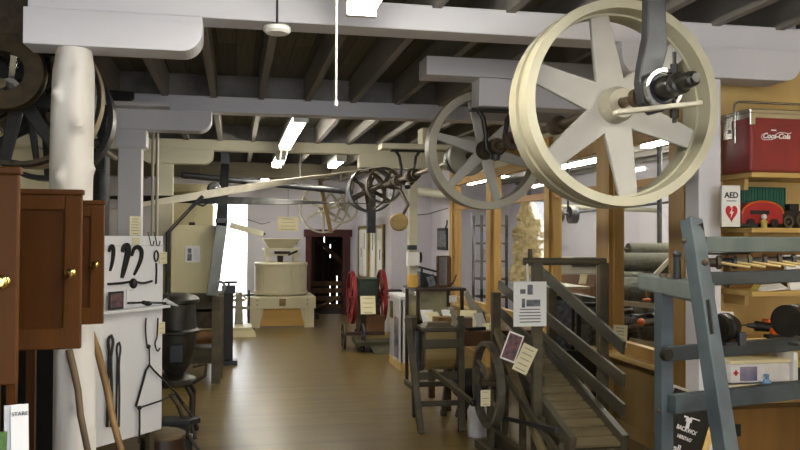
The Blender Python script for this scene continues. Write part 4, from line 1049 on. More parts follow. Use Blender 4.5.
# glass-topped case with dark frame on legs
o = thing('glass_case', 'dark-framed glass museum case standing on thin dark legs', 'display case', (2.2, 8.75, 0))
gx0, gx1, gy0, gy1 = 1.93, 2.46, 8.45, 9.05
zl, zh = .80, 1.145
for x in (gx0, gx1-.035):
    for y in (gy0, gy1-.035): MB().box(x, x+.035, y, y+.035, 0, zh-.03).build('leg', 'dkwood', o)
MB().box(gx0, gx1, gy0, gy1, zl-.06, zl).build('bed', 'dkwood', o)
MB().box(gx0-.02, gx1+.02, gy0-.02, gy1+.02, zh-.03, zh).build('top', 'dkwood', o, .004)
MB().box(gx0+.04, gx1-.04, gy0+.01, gy0+.016, zl, zh-.03).build('front_pane', 'glass', o)
MB().box(gx0+.01, gx0+.016, gy0+.04, gy1-.04, zl, zh-.03).build('side_pane', 'glass', o)
MB().box(gx0+.04, gx1-.04, gy1-.02, gy1-.01, zl, zh-.03).build('back_panel', 'cream2', o)
sheet('label_card', 'small white card on the front corner of the dark glass case', 'label', at(453, 299, Y=8.41), (1, 0, 0), (0, 0, 1), .085, .075, 'paper', 2)
# what stands on the glass case
zc = zh
c = at(410, 290, Y=8.7)
o = thing('wooden_cask', 'small yellow wooden cask block on the dark glass case', 'wooden block', (c.x+.03, 8.7, zc))
MB().lathe([(0, 0), (.06, 0), (.066, .04), (.066, .10), (.06, .14), (0, .14)], (c.x+.03, 8.7, zc), (0, 0, 1), 20).build('cask', 'millpanel', o)
c = at(427, 283, Y=8.8)
o = thing('old_instrument', 'black wooden box instrument with a sloping lid on the glass case', 'old instrument', (c.x, 8.8, zc))
MB().prism([(c.x-.09, 8.75, zc), (c.x+.10, 8.75, zc), (c.x+.10, 8.75, zc+.12), (c.x-.09, 8.75, zc+.17)], (0, .16, 0)).build('body', 'black', o, .005)
MB().bar((c.x-.11, 8.83, zc+.225), (c.x+.10, 8.83, zc+.168), .19, .02).build('lid', 'black', o, .003)
MB().bar((c.x-.05, 8.86, zc+.16), (c.x-.05, 8.86, zc+.20), .02, .05, (0, 1, 0)).build('hinge', 'dkiron', o)
c = at(431, 286, Y=8.6)
o = thing('small_photo', 'little framed photograph leaning before the black box instrument', 'photograph', (c.x, 8.6, zc))
MB().obox((c.x, 8.6, zc+.07), (.047, 0, .012), (0, .008, 0), (-.016, .02, .066)).build('frame', 'inkdk', o)
MB().obox((c.x, 8.591, zc+.07), (.036, 0, .009), (0, .002, 0), (-.012, .015, .05)).build('print', 'photo', o)
a, b = at(437, 294, Y=8.75), at(450, 257, Y=8.75)
o = thing('wooden_mirror', 'upright wood-framed mirror standing on the dark glass case', 'mirror', ((a.x+b.x)/2, 8.75, zc))
MB().box(a.x, a.x+.022, 8.74, 8.78, zc, b.z).box(b.x-.04, b.x+.015, 8.74, 8.78, zc, b.z).box(a.x, b.x, 8.74, 8.78, b.z, b.z+.015).box(a.x+.02, b.x, 8.74, 8.78, zc, zc+.02).build('frame', 'brown', o, .003)
MB().box(a.x+.02, b.x-.03, 8.757, 8.767, zc+.02, b.z).build('glass', 'mirror', o)
c = at(455, 288, Y=8.8)
o = thing('carved_hook', 'small curved dark peg leaning beside the wooden mirror', 'peg', (c.x, 8.8, zc))
MB().tube([(c.x-.05, 8.8, zc+.012), (c.x-.01, 8.8, zc+.06), (c.x+.015, 8.8, zc+.13)], .010, 8).build('peg', 'dkwood', o)
# brown table
o = thing('wooden_table', 'red-brown wooden table covered with papers and small relics', 'table', (2.6, 7.9, 0))
tx0, tx1, ty0, ty1, tz = 1.98, 2.95, 7.55, 8.35, .78
MB().box(tx0, tx1, ty0, ty1, tz-.03, tz).build('tabletop', 'brown', o, .004)
MB().box(tx0+.06, tx1-.06, ty0+.05, ty0+.075, tz-.15, tz-.03).box(tx0+.05, tx0+.075, ty0+.1, ty1-.1, tz-.15, tz-.03).build('apron', 'brown', o)
for x in (tx0+.04, tx1-.11):
    for y in (ty0+.04, ty1-.11): MB().box(x, x+.065, y, y+.065, 0, tz-.03).build('leg', 'brown', o)
def onT(u, v): return at(u, v, Z=tz)
def lay(name, label, cat, u, Y, w, d, h, mt, rz=0, tilt=0):
    c = at(u, 318, Y=Y); R = Matrix.Rotation(rz, 3, 'Z') @ Matrix.Rotation(tilt, 3, 'X')
    lift = abs(math.sin(tilt))*d/2
    o = thing(name, label, cat, (c.x, Y, tz))
    MB().obox((c.x, Y, tz+h/2+lift+.001), R@V((w/2, 0, 0)), R@V((0, d/2, 0)), R@V((0, 0, h/2))).build('sheet' if h < .01 else 'body', mt, o)
    return o
lay('folded_paper', 'cream folded paper tilted up at the glass case front on the table', 'paper', 436, 8.10, .17, .20, .006, 'cardm', .5, .7)
lay('loose_paper', 'white paper slanting on the brown table beneath the small white card', 'paper', 456, 8.05, .16, .16, .005, 'paper', -.3, .55)
lay('loose_paper', 'pale sheet lying flat at the table front beside the brown relic block', 'paper', 430, 7.68, .22, .12, .004, 'cardm', .3)
lay('relic_block', 'brown wooden relic block in the middle of the table', 'wooden relic', 443, 7.82, .17, .14, .12, 'stick', .2)
lay('relic_block', 'darker brown wooden relic block beside the scattered white papers', 'wooden relic', 464, 7.8, .16, .14, .11, 'brown', -.2)
lay('loose_paper', 'crumpled white paper behind the darker relic block', 'paper', 476, 8.1, .18, .16, .004, 'paper', .8, .5)
lay('loose_paper', 'white paper near the far table end by the pine post', 'paper', 489, 7.75, .16, .14, .004, 'cardm', -.6, .3)
lay('yellow_box', 'little yellow box at the far end of the brown table', 'box', 496, 7.61, .10, .10, .05, 'olive', .1)
lay('hanging_tag', 'pale upright tag at the table edge beside the treadmill', 'tag', 492, 7.62, .03, .02, .13, 'paper', .1)
lay('loose_paper', 'white leaflet propped steeply beside the brown relic block', 'paper', 450, 7.98, .15, .2, .004, 'paper', .25, 1.0)
lay('loose_paper', 'cream leaflet propped against the darker relic block', 'paper', 468, 7.98, .17, .2, .004, 'cardm', -.35, .9)
lay('loose_paper', 'white leaflet standing up near the pale curved blade', 'paper', 480, 7.86, .14, .16, .004, 'paper', .5, 1.1)
lay('loose_paper', 'small white sheet leaning at the glass case corner', 'paper', 428, 8.28, .14, .18, .004, 'paper', .1, .9)
lay('relic_tool', 'low dark iron relic lying on the table before the papers', 'relic', 476, 7.62, .20, .06, .03, 'dkiron', .3)
o = thing('plough_share', 'pale curved blade standing up among the papers on the table', 'plough blade', at(474, 310, Y=8.2))
c = at(470, 296, Y=8.2)
o.location = V((c.x, 8.2, tz)); ORG[o.name] = V((c.x, 8.2, tz))
path = [(V((c.x-.05+.20*s, 8.2+.03*s, tz+.08+.26*(1-s)**1.5)), V((.05*(.3+s), 0, .03)), V((.2, -1, .2))) for s in [i/10 for i in range(11)]]
MB().band(path, None, .012).build('blade', 'rimgrey', o)
MB().bar((c.x+.15, 8.2, tz+.001), (c.x+.12, 8.2, tz+.12), .06, .04, (0, 1, 0)).build('foot', 'dkiron', o)

# ================================================================ WASHING MACHINE ON ITS STAND
o = thing('churn_stand', 'old wooden hand washing machine on splayed wooden legs', 'washing machine', (1.74, 6.95, 0))
def leg(p, q, w=.055): MB().bar(p, q, w, w*.9, (0, 1, 0)).build('leg', 'oldwood', o, .004)
fl, fr = at(419, 431, Z=0), at(461, 431, Z=0)
fl.y = fr.y = 6.78
leg((fl.x, 6.78, 0), (fl.x-.08, 6.98, .98)); leg((fr.x, 6.78, 0), (fr.x+.045, 6.98, .99))
leg((fl.x+.09, 7.42, 0), (fl.x-.0, 7.10, .98)); leg((fr.x, 7.42, 0), (fr.x+.045, 7.10, .96))
MB().box(fl.x, fr.x, 6.82, 6.85, .22, .265).build('rung', 'oldwood', o)
MB().box(fl.x, fr.x, 7.30, 7.33, .30, .345).build('rung', 'oldwood', o)
MB().box(fl.x-.02, fr.x+.02, 6.90, 6.94, .44, .50).build('rail', 'oldwood', o)
for x in (fl.x-.03, fr.x+.0): MB().bar((x, 6.85, .36), (x, 7.3, .36), .03, .04).build('rung', 'oldwood', o)
a, b = at(423, 330, Y=6.9), at(457, 330, Y=6.9)
bx0, bx1 = a.x, b.x
pts = arc((bx0+.015, 7.02, .66), .15, PI, 2*PI, 12, (0, 1, 0), (0, 0, 1))
pts = [V((bx0+.015, 6.87, .86))]+pts+[V((bx0+.015, 7.17, .86))]
MB().prism(pts, (bx1-bx0-.03, 0, 0)).build('tub', 'tub', o)
for x in (bx0, bx1-.016):
    p2 = [V((x, p.y+(-.008 if p.y < 7.02 else .008), p.z-.006 if p.z < .8 else p.z+.01)) for p in pts]
    MB().prism(p2, (.016, 0, 0)).build('end_board', 'oldwood', o)
MB().box(bx0-.01, bx1+.01, 6.855, 6.88, .72, .80).box(bx0-.01, bx1+.01, 6.86, 7.18, .868, .90).build('lid', 'oldwood', o, .004)
MB().hexa([(bx0+.02, 6.9, .90), (bx1-.02, 6.9, .90), (bx1-.02, 7.14, .90), (bx0+.02, 7.14, .90), (bx0+.06, 6.96, .935), (bx1-.06, 6.96, .935), (bx1-.06, 7.08, .935), (bx0+.06, 7.08, .935)]).build('lid_boss', 'oldwood', o, .004)
for x in (bx0-.025, bx1+.025): MB().bar((x, 7.02, .48), (x, 7.02, .86), .03, .06, (0, 1, 0)).build('side_bracket', 'dkiron', o)
ra = at(432, 371, Y=6.80); rb = at(473, 403, Y=6.15)
o2 = thing('drive_rod', 'slim wooden rod linking the washing machine to the iron flywheel', 'connecting rod', rb)
MB().bar(ra, rb, .03, .045, w2=.028, h2=.04).build('rod', 'oldwood', o2)
MB().ball(rb, .028).build('pin', 'iron', o2)
o2 = thing('cleaning_rag', 'pale rag hanging over the washing machine post', 'rag', at(450, 330, Y=6.9))
path = [(at(u, v, Y=6.93), V((.028+.008*math.sin(i*1.7), .01, .005)), V((.1*math.sin(i), -1, .1))) for i, (u, v) in enumerate(S((446, 309), (450, 307), (453, 312), (454, 320), (455, 333)))]
MB().band(path, None, .008).build('cloth', 'rag', o2)
o2 = thing('dark_bundle', 'dark rounded bundle on the floor behind the washing machine', 'bundle', (2.18, 7.35, 0))
MB().ball((2.20, 7.36, .30), .17, (1.1, .8, .9), 18, 12).build('body', 'black', o2)
MB().lathe([(0, 0), (.14, 0), (.12, .08), (.10, .18), (0, .18)], (2.20, 7.36, 0), (0, 0, 1), 18).build('base', 'dkwood', o2)

# ================================================================ ANIMAL TREADMILL
XN, XF = 2.12, 2.62
o = thing('animal_treadmill', 'grey wooden animal treadmill with a sloping slatted bed and rails', 'treadmill', (2.4, 5.7, 0))
def zbed(y): return .33+.30*(y-4.95)
for nm, x, y, z in (('post', XN, 5.42, 1.52), ('post', XF, 5.40, 1.52), ('post', XN-.02, 6.28, 1.25), ('post', XF, 6.36, 1.28)):
    MB().box(x-.035, x+.035, y-.03, y+.03, 0, z).build('post', 'oldwood', o, .005)
MB().cyl((XN-.10, 5.42, 1.53), (XF+.02, 5.40, 1.53), .028, .026, 12).build('crossbar', 'oldwood', o)
MB().cyl((XN-.05, 5.42, 1.50), (XN-.05, 5.42, 1.62), .022, .015, 10).build('peg', 'oldwood', o)
for zo in (.62, .40, .20):
    MB().bar((XF-.05, 4.98, zbed(4.98)+zo), (XF-.05, 6.50, zbed(6.50)+zo-.13+.13*(zo > .5)), .022, .095).build('side_rail', 'greywood', o, .003)
for zo in (.62, .40, .20):
    MB().bar((XN+.05, 5.42, zbed(5.42)+zo-.0), (XN+.05, 6.40, zbed(6.4)+zo-.08), .022, .075).build('side_rail', 'greywood', o, .003)
for x in (XN-.0, XF-.02):
    MB().bar((x+(.055 if x < 2.4 else -.055), 4.92, zbed(4.92)+.02), (x+(.055 if x < 2.4 else -.055), 6.42, zbed(6.42)+.02), .05, .11).build('bed_stringer', 'greywood', o, .004)
n = 13
for i in range(n):
    y = 4.98+1.40*i/(n-1)
    d = V((0, 1, .30)).normalized()
    MB().obox((2.37, y, zbed(y)+.0), (.185, 0, 0), d*.046, V((0, -.30, 1)).normalized()*.014).build('tread_slat', 'slat', o, .003)
for y in (4.97, 6.42):
    MB().cyl((XN+.02, y, zbed(y)-.08), (XF-.04, y, zbed(y)-.08), .05, None, 16).build('roller', 'oldwood', o)
MB().bar((XN-.05, 5.0, .10), (XN-.05, 6.3, .10), .06, .09).build('ground_beam', 'oldwood', o)
MB().bar((XF-.01, 4.95, .06), (XF-.01, 6.4, .06), .06, .09).build('ground_beam', 'oldwood', o)
MB().bar((XN-.04, 5.05, .12), (XN-.04, 6.2, .95), .045, .06).build('diagonal_brace', 'slat', o, .004)
MB().bar((XN-.06, 4.9, .30), (XN-.06, 5.9, .62), .03, .05).build('diagonal_brace', 'greywood', o, .004)
MB().bar((XN-.065, 4.9, .45), (XN-.065, 6.1, .28), .025, .03).build('tie_bar', 'dkiron', o)
for y in (5.0, 5.32, 5.7, 6.1): MB().bar((XN+.0, y, .08), (XN+.0, y, zbed(y)), .04, .05, (0, 1, 0)).build('strut', 'oldwood', o)
MB().tube([(XN+.03, 5.0, .2), (XN-.0, 5.15, .32), (XN+.03, 5.3, .26), (XN+.0, 5.5, .42)], .014, 8).build('chain', 'iron', o)
# flywheel on the near side
fc = V((1.95, 6.02, .55)); R = .335
o = thing('iron_flywheel', 'upright iron flywheel with a crank beside the treadmill', 'flywheel', (fc.x, fc.y, 0))
MB().lathe([(R-.035, -.03), (R, -.03), (R, .03), (R-.035, .03)], fc, (1, 0, 0), 48, closed=True).build('rim', 'flyw', o)
for k in range(4):
    an = .5+k*PI/2; d = V((0, math.cos(an), math.sin(an)))
    cv = [fc+d*.04, fc+d*.17+V((0, -math.sin(an), math.cos(an)))*.04, fc+d*(R-.02)]
    MB().tube(cv, .016, 8).build('spoke', 'flyw', o)
MB().cyl(fc-V((.06, 0, 0)), fc+V((.06, 0, 0)), .045, None, 16).build('hub', 'rust', o)
MB().bar(fc+V((-.07, 0, 0)), fc+V((-.07, -.02, -.13)), .02, .05, (1, 0, 0)).build('crank', 'dkiron', o)
MB().bar((fc.x+.03, fc.y+.03, 0), (fc.x+.03, fc.y+.02, .50), .03, .10, (0, 1, 0)).build('stand', 'oldwood', o)
MB().box(fc.x-.03, fc.x+.06, fc.y-.25, fc.y+.25, 0, .06).build('foot', 'oldwood', o)
c = at(485.5, 398, Y=5.66)
sheet('hanging_tag', 'cream tag hanging at the iron flywheel', 'tag', c, (1, 0, 0), (0, 0, 1), .075, .12, 'cardm', 3)
o = thing('milk_can', 'pale tall can on the floor behind the iron flywheel', 'can', (2.0, 6.75, 0))
MB().lathe([(0, 0), (.085, 0), (.085, .22), (.06, .27), (.03, .28), (.03, .31), (0, .31)], (2.05, 6.62, 0), (0, 0, 1), 20).build('can', 'plasticw', o)
# papers on the treadmill
sheet('paper_sign', 'white printed sheet with two engravings hanging from the treadmill crossbar', 'paper sign', at(530, 304, Y=5.34), (1, .0, 0), (0, 0, 1), .245, .315, 'paper', 5, 'ink', pic=[(-.22, .28, .16, .10, 'ink'), (0, .32, .16, .22, 'photo'), (-.2, .02, .1, .2, 'photo'), (.1, .02, .42, .15, 'photo')])
o = thing('sign_clip', 'white clip string holding the printed sheet to the crossbar', 'clip', at(528, 280, Y=5.36))
a = at(528, 268, Y=5.36); b = at(528, 281, Y=5.345)
MB().bar((a.x, 5.375, 1.515), (b.x, 5.347, b.z), .014, .004, (0, 1, 0)).build('strap', 'plasticw', o)
for nm, lab, u, v, rr, w, h, mt, pc in (('photo_card', 'dark-pictured photo card tied to the treadmill post', 512, 347, (.93, 0, -.36), .115, .20, 'paper', [(0, 0, .84, .88, 'photor')]),
                                      ('info_card', 'cream printed card tied at a slant beside the photo card', 525, 359, (.86, 0, -.42), .115, .20, 'cardm', None)):
    r_ = V(rr).normalized(); u_ = V((-r_.z, 0, r_.x))
    sheet(nm, lab, 'card', at(u, v, Y=5.28+.02*(u > 520)), r_, u_, w, h, mt, 5 if pc is None else 0, pic=pc)
sheet('info_card', 'cream card standing on the window ledge behind the treadmill', 'card', at(620, 336, X=3.25), V((.6, -.8, 0)), V((.1, .1, 1)), .13, .19, 'cardm', 6)

# fleece hanging behind the treadmill from the pine post
o = thing('sheep_fleece', 'cream sheepskin fleece hanging before the glazed partition', 'fleece', at(528, 280, Y=7.6))
Yf = 8.9
rows = [(197, 525, 530), (203, 521, 534), (210, 519, 538), (217, 517, 541), (223, 518, 543), (229, 513, 545), (235, 512, 547), (241, 515, 548), (247, 512, 547), (253, 513, 544), (259, 514, 545), (264, 513, 546), (269, 511, 544), (274, 509, 539), (278, 509, 530), (281, 511, 520)]
RW = []
for (v0, a0, b0), (v1, a1, b1) in zip(rows[:-1], rows[1:]):
    for k in range(3): RW.append((v0+(v1-v0)*k/3, a0+(a1-a0)*k/3+random.uniform(-.7, .7), b0+(b1-b0)*k/3+random.uniform(-.7, .7)))
RW.append(rows[-1]); NC = 14
vs = []
for sgn in (1, 0):
    for v, ua, ub in RW:
        for j in range(NC+1):
            s_ = j/NC; p = at(ua+(ub-ua)*s_, v, Y=Yf)
            th = .012+.05*math.sqrt(max(0, 1-(2*s_-1)**2))+random.uniform(-.009, .009) if sgn else -.008
            vs.append((p.x, Yf-th, p.z))
K_ = len(RW)*(NC+1); fs = []
for r_ in range(len(RW)-1):
    for j in range(NC):
        q = r_*(NC+1)+j
        fs += [(q, q+1, q+NC+2, q+NC+1), (K_+q+NC+1, K_+q+NC+2, K_+q+1, K_+q)]
    for q in (r_*(NC+1), r_*(NC+1)+NC): fs.append((q, q+NC+1, K_+q+NC+1, K_+q))
MB().add(vs, fs, True).build('wool', 'fleece', o)
a = at(528, 200, Y=Yf+.0)
MB().bar((a.x+.02, Yf+.03, a.z-.5), (a.x+.02, Yf+.03, 2.62), .05, .03, (0, 1, 0)).build('hanging_pole', 'dkwood', o)
struct('trim_15', MB().box(2.4, XR-.05, Yf-.02, Yf+.10, 2.62, 2.74), 'pine')

# ================================================================ THE GLAZED ROOM
def cylX(mb, u0, u1, v, Y0, r, dy=.0):
    a, b = at(u0, v, Y=Y0), at(u1, v, Y=Y0)
    return a, b
o = thing('carding_machine', 'large carding machine with grey cloth rollers behind the glass', 'carding machine', (4.2, 7.9, 0))
for nm, u0, u1, v, Y, r in (('roller', 628, 676, 249.5, 8.6, .075), ('roller', 600, 668, 262, 8.0, .10), ('roller', 608, 668, 278, 8.3, .07), ('roller', 600, 662, 290, 7.8, .135), ('roller', 632, 690, 328, 7.4, .14)):
    a = at(u0, v, Y=Y); b = at(u1, v, Y=Y); b.z = a.z
    r_ = MB().cyl(a, b, r, None, 28).build('roller', 'roller', o)
    MB().cyl(a-V((.05, 0, 0)), b+V((.06, 0, 0)), .025, None, 12).lathe([(r*.5, -.012), (r*1.02, -.012), (r*1.02, .012), (r*.5, .012)], b, (1, 0, 0), 24, closed=True).build('axle', 'rust', r_)
a = at(655, 300, Y=7.9)
MB().bar((a.x+.12, 7.2, 1.0), (a.x+.12, 8.8, 1.0), .10, .7).build('side_frame', 'iron', o)
MB().bar((3.75, 7.2, .62), (3.75, 8.8, .62), .10, .9).build('side_frame', 'iron', o)
for x in (3.75, a.x+.1):
    for y in (7.3, 8.7): MB().box(x-.05, x+.05, y-.05, y+.05, 0, .8).build('leg', 'iron', o)
for i in range(9):
    u, v = 618+random.random()*45, 308+random.random()*22; c = at(u, v, Y=7.15)
    MB().cyl(c-V((.07, 0, 0)), c+V((.09, 0, .02)), random.uniform(.018, .04), None, 12).build('gear', random.choice(['iron', 'dkiron', 'rust', 'stove']), o)
MB().bar(at(620, 303, Y=7.1), at(655, 306, Y=7.1), .03, .05).bar(at(630, 340, Y=7.0), at(665, 347, Y=7.0), .03, .05).build('tie_rod', 'rimgrey', o)
MB().bar(at(653, 277, Y=7.0), at(674, 255, Y=7.0), .02, .04).build('white_lever', 'fixture', o)
MB().ball(at(647, 300, Y=6.95), .03, (1.6, .6, .6)).ball(at(641, 322, Y=6.95), .035).build('bolt_head', 'orange', o)
MB().bar(at(648, 297, Y=6.9), at(646, 285, Y=6.9), .03, .03, (0, 1, 0)).build('orange_arm', 'plydark', o)
o = thing('line_pulley', 'pair of small dark pulleys hanging on a rod in the glazed room', 'pulley', at(568, 215, Y=10.5))
c = at(568, 215, Y=10.5)
MB().cyl(c-V((.22, 0, 0)), c+V((2.0, 0, .25)), .018, None, 8).build('rod', 'dkiron', o)
MB().cyl(c-V((.16, 0, 0)), c-V((.09, 0, 0)), .10, None, 20).build('pulley', 'iron', o)
MB().cyl(c+V((.02, 0, 0)), c+V((.12, 0, 0)), .12, None, 20).build('pulley', 'dkiron', o)
MB().cyl(c, (c.x, c.y, ZJ+.02), .015, None, 8).build('drop_rod', 'iron', o)
o = thing('white_pipe', 'pale pipe along the wall of the glazed room beneath its lights', 'pipe', at(640, 210, Y=11.5))
MB().cyl(at(545, 206, Y=11.6), at(668, 211, Y=11.6), .035, None, 12).build('tube', 'rimgrey', o)
o = thing('steel_pole', 'thin dark pole rising behind the cloth rollers', 'pole', at(660, 240, Y=8.95).to_2d().to_3d())
a = at(659.5, 230, Y=8.95)
MB().cyl((a.x, a.y, 0), (a.x, a.y, ZJ), .03, None, 12).build('tube', 'dkiron', o)
o = thing('loom_cabinet', 'pale green machine casing with brown trim behind the glass', 'machine casing', at(570, 275, Y=10.6).to_2d().to_3d())
a, b = at(552, 258, Y=10.6), at(600, 285, Y=10.6)
MB().box(a.x, b.x+.5, 10.6, 11.4, 1.18, a.z+.0).build('casing', 'rimgrey', o, .02)
MB().box(a.x, b.x+.5, 10.58, 11.4, .85, 1.18).build('lower_casing', 'brown', o, .01)
MB().cyl((a.x+.3, 10.55, 1.36), (b.x+.3, 10.55, 1.36), .07, None, 16).build('roller', 'dkiron', o)
MB().box(a.x+.05, b.x+.4, 10.7, 11.3, 0, .85).build('base', 'dkwood', o)
# dark case and framed picture behind the treadmill rails, against the partition base
for lab, u0, u1, v0, v1, Y in (('old grey etched glass panel leaning against the partition behind the treadmill', 548, 575, 296, 345, 7.4), ('black-framed dark picture leaning beside the grey etched panel', 577, 600, 303, 352, 6.95)):
    a = at(u0, v0, Y=Y); b = at(u1, v1, Y=Y); b.z = min(b.z, a.z-.3)
    o = thing('leaning_picture', lab, 'picture', ((a.x+b.x)/2, Y, 0))
    MB().box(a.x, b.x, Y, Y+.04, .55, a.z).build('frame', 'black', o, .004)
    MB().box(a.x+.04, b.x-.04, Y-.006, Y, .60, a.z-.04).build('picture', 'photo', o)
    for x in (a.x+.03, b.x-.07): MB().box(x, x+.04, Y+.0, Y+.04, 0, .55).build('leg', 'black', o)
o = thing('glass_shelf_edge', 'thin pale shelf along the partition above the leaning panels', 'shelf', at(575, 297, Y=7.5))
a = at(550, 296, Y=7.62); b = at(601, 300, Y=7.0)
MB().box(2.78, 3.26, 6.98, 7.9, 1.225, 1.245).build('board', 'rimgrey', o)
c = at(583, 293, Y=7.25)
sheet('price_card', 'small cream card on the pale shelf behind the treadmill', 'card', V((c.x, 7.25, 1.30)), (1, 0, 0), (.3, .2, 1), .075, .10, 'cardm', 2)
o = thing('dark_hide', 'dark rounded leather saddle piece hanging behind the treadmill rails', 'saddle', at(576, 390, Y=6.75).to_2d().to_3d())
pts = [at(u, v, Y=6.72) for u, v in ((565, 350), (590, 352), (601, 360), (598, 372), (588, 378), (578, 380), (578, 390), (571, 388), (570, 372), (564, 362))]
MB().prism(pts, (0, .06, 0)).build('hide', 'black', o, .01)
c = at(576, 380, Y=6.75)
MB().bar((c.x, 6.80, 0), (c.x, 6.80, c.z+.1), .04, .04, (0, 1, 0)).build('stand', 'dkwood', o)
# tall shelf with jars seen deep behind the glass
o = thing('tall_rack', 'tall grey rack seen through the glass beside the fleece', 'rack', at(500, 270, Y=13.5).to_2d().to_3d())
a = at(481, 215, Y=13.6); b = at(506, 215, Y=13.6)
for x in (a.x, b.x): MB().box(x, x+.04, 13.6, 13.64, 0, a.z).box(x, x+.04, 14.1, 14.14, 0, a.z).build('upright', 'dkiron', o)
for i in range(6): MB().box(a.x, b.x+.04, 13.6, 14.14, .3+i*.32, .33+i*.32).build('shelf', 'oldwood', o)
for lab, u, v, mt, w, h in (('grey crate on the tall rack behind the glass', 488, 262, 'rimgrey', .22, .18), ('white box low on the tall rack behind the glass', 500, 278, 'fixture', .22, .16), ('dark can high on the tall rack behind the glass', 494, 240, 'dkiron', .2, .2)):
    c = at(u, v, Y=13.85); k = round((c.z-.33-.08)/.32); z0_ = .331+k*.32
    o = thing('storage_box', lab, 'box', (c.x, 13.85, z0_))
    MB().box(c.x-w/2, c.x+w/2, 13.75, 13.98, z0_, z0_+h).box(c.x-w/2-.01, c.x+w/2+.01, 13.74, 13.99, z0_+h, z0_+h+.02).build('box', mt, o, .004)
o = thing('plastic_highlight_strip', 'clear plastic strip shaped as a white highlight inside the glass beside the pine post', 'plastic sheet', at(470, 260, Y=11.4))
path = [(at(u, v, X=3.62), V((0, .045+.015*math.sin(i), .0)), V((1, .2*math.sin(i*2.1), 0))) for i, (u, v) in enumerate(((471, 212), (472, 225), (474, 240), (475, 255), (474, 270), (473, 285)))]
MB().band(path, None, .004).build('sheet', 'plastic', o)  # narrow band standing in for a white highlight strip
pic('framed_picture', 'small dark framed picture inside the glass beyond the first pine post', 466, 240, .5, .42, 6.6) if False else None

# ================================================================ ALCOVE SHELVES
SX0, SX1, SY0, SY1 = 2.82, 3.88, 3.97, 4.32
for i, (z, lab) in enumerate(((2.072, 'top pine shelf carrying the red drinks cooler'), (1.762, 'pine shelf under the cooler holding the heart sign and red toy'), (1.405, 'narrow pine shelf under the heart sign shelf holding papers'), (1.125, 'pine shelf holding the drill behind the dark spools'), (.84, 'low pine shelf holding the first aid box'))):
    o = thing('wall_shelf', lab, 'shelf', (3.3, 4.15, z))
    MB().box(SX0, SX1, SY0+.0, SY1, z-.028, z).build('board', 'shelf', o, .003)
    for x in (SX0+.06, SX1-.12): MB().box(x, x+.025, SY1-.2, SY1, z-.09, z-.028).build('bracket', 'shelf', o)
struct('trim_21', MB().box(2.70, 2.74, 4.20, 4.325, 0, 2.0), 'plydark')
struct('wall_lower_panel', MB().box(2.72, 3.9, 4.20, 4.325, 0, .70), 'plydark')
o = thing('wall_socket', 'black wall socket on the brown panel under the low shelf', 'socket', at(736, 430, Y=4.195))
c = at(736, 430, Y=4.198)
MB().box(c.x-.025, c.x+.025, 4.185, 4.199, c.z-.035, c.z+.035).build('cover', 'black', o, .003)

# drinks cooler
kx0, kx1, ky0, ky1, kz = 2.80, 3.30, 3.955, 4.225, 2.0735
o = thing('drinks_cooler', 'red metal drinks cooler with white script lettering and a chrome handle', 'cooler', (3.05, 4.09, kz))
MB().box(kx0, kx1, ky0, ky1, kz, kz+.325).build('body', 'cooler', o, .014, seg=3)
MB().box(kx0-.004, kx1+.004, ky0-.004, ky1+.004, kz+.327, kz+.352).build('lid', 'steelc', o, .006)
MB().box(kx0-.005, kx1+.005, ky0-.006, ky0-.001, kz+.30, kz+.326).box(kx0-.006, kx0-.001, ky0-.004, ky1+.004, kz+.30, kz+.326).build('rim_strip', 'steelc', o)
MB().box(kx0-.004, kx0+.03, ky0-.008, ky0+.006, kz+.26, kz+.328).build('corner_cap', 'steelc', o, .003)
a = ky0+.12
MB().tube([(kx0-.012, a, kz+.17), (kx0-.014, a, kz+.385), (kx0-.005, a, kz+.402), (kx0+.02, a, kz+.408), (kx1-.02, a, kz+.408), (kx1+.006, a, kz+.40), (kx1+.014, a, kz+.37), (kx1+.012, a, kz+.17)], .0075, 10).build('handle', 'steelc', o)
MB().box(kx0-.008, kx0-.001, a-.0+.03, a+.12, kz+.20, kz+.30).cyl((kx0-.006, a+.07, kz+.245), (kx0-.02, a+.07, kz+.245), .012).build('latch_plate', 'steelc', o)
MB().box(kx0+.17, kx0+.30, ky0+.09, ky0+.16, kz+.352, kz+.362).build('latch', 'dkiron', o)
yy = ky0-.0035
cc = V((kx0+.162, yy, kz+.200))
text('Coca-Cola', cc, .040, (1, 0, 0), (0, 0, 1), 'text', o, shear=.32, bold=.0013)
text('DRINK', cc+V((-.015, 0, .033)), .011, (1, 0, 0), (0, 0, 1), 'text', o, bold=.0006)
def stroke(pts, r): MB().tube([cc+V((x*.68, -.001, z*.68)) for x, z in pts], r*.75, 6).build('lettering', 'text', o)
stroke(smooth([V((a_, b_)) for a_, b_ in ((-.085, .026), (-.125, .012), (-.138, -.012), (-.120, -.030), (-.075, -.030), (-.03, -.026))]), .0028)
stroke(smooth([V((a_, b_)) for a_, b_ in ((-.008, .012), (.03, .032), (.075, .030), (.122, .026), (.138, .034))]), .0026)

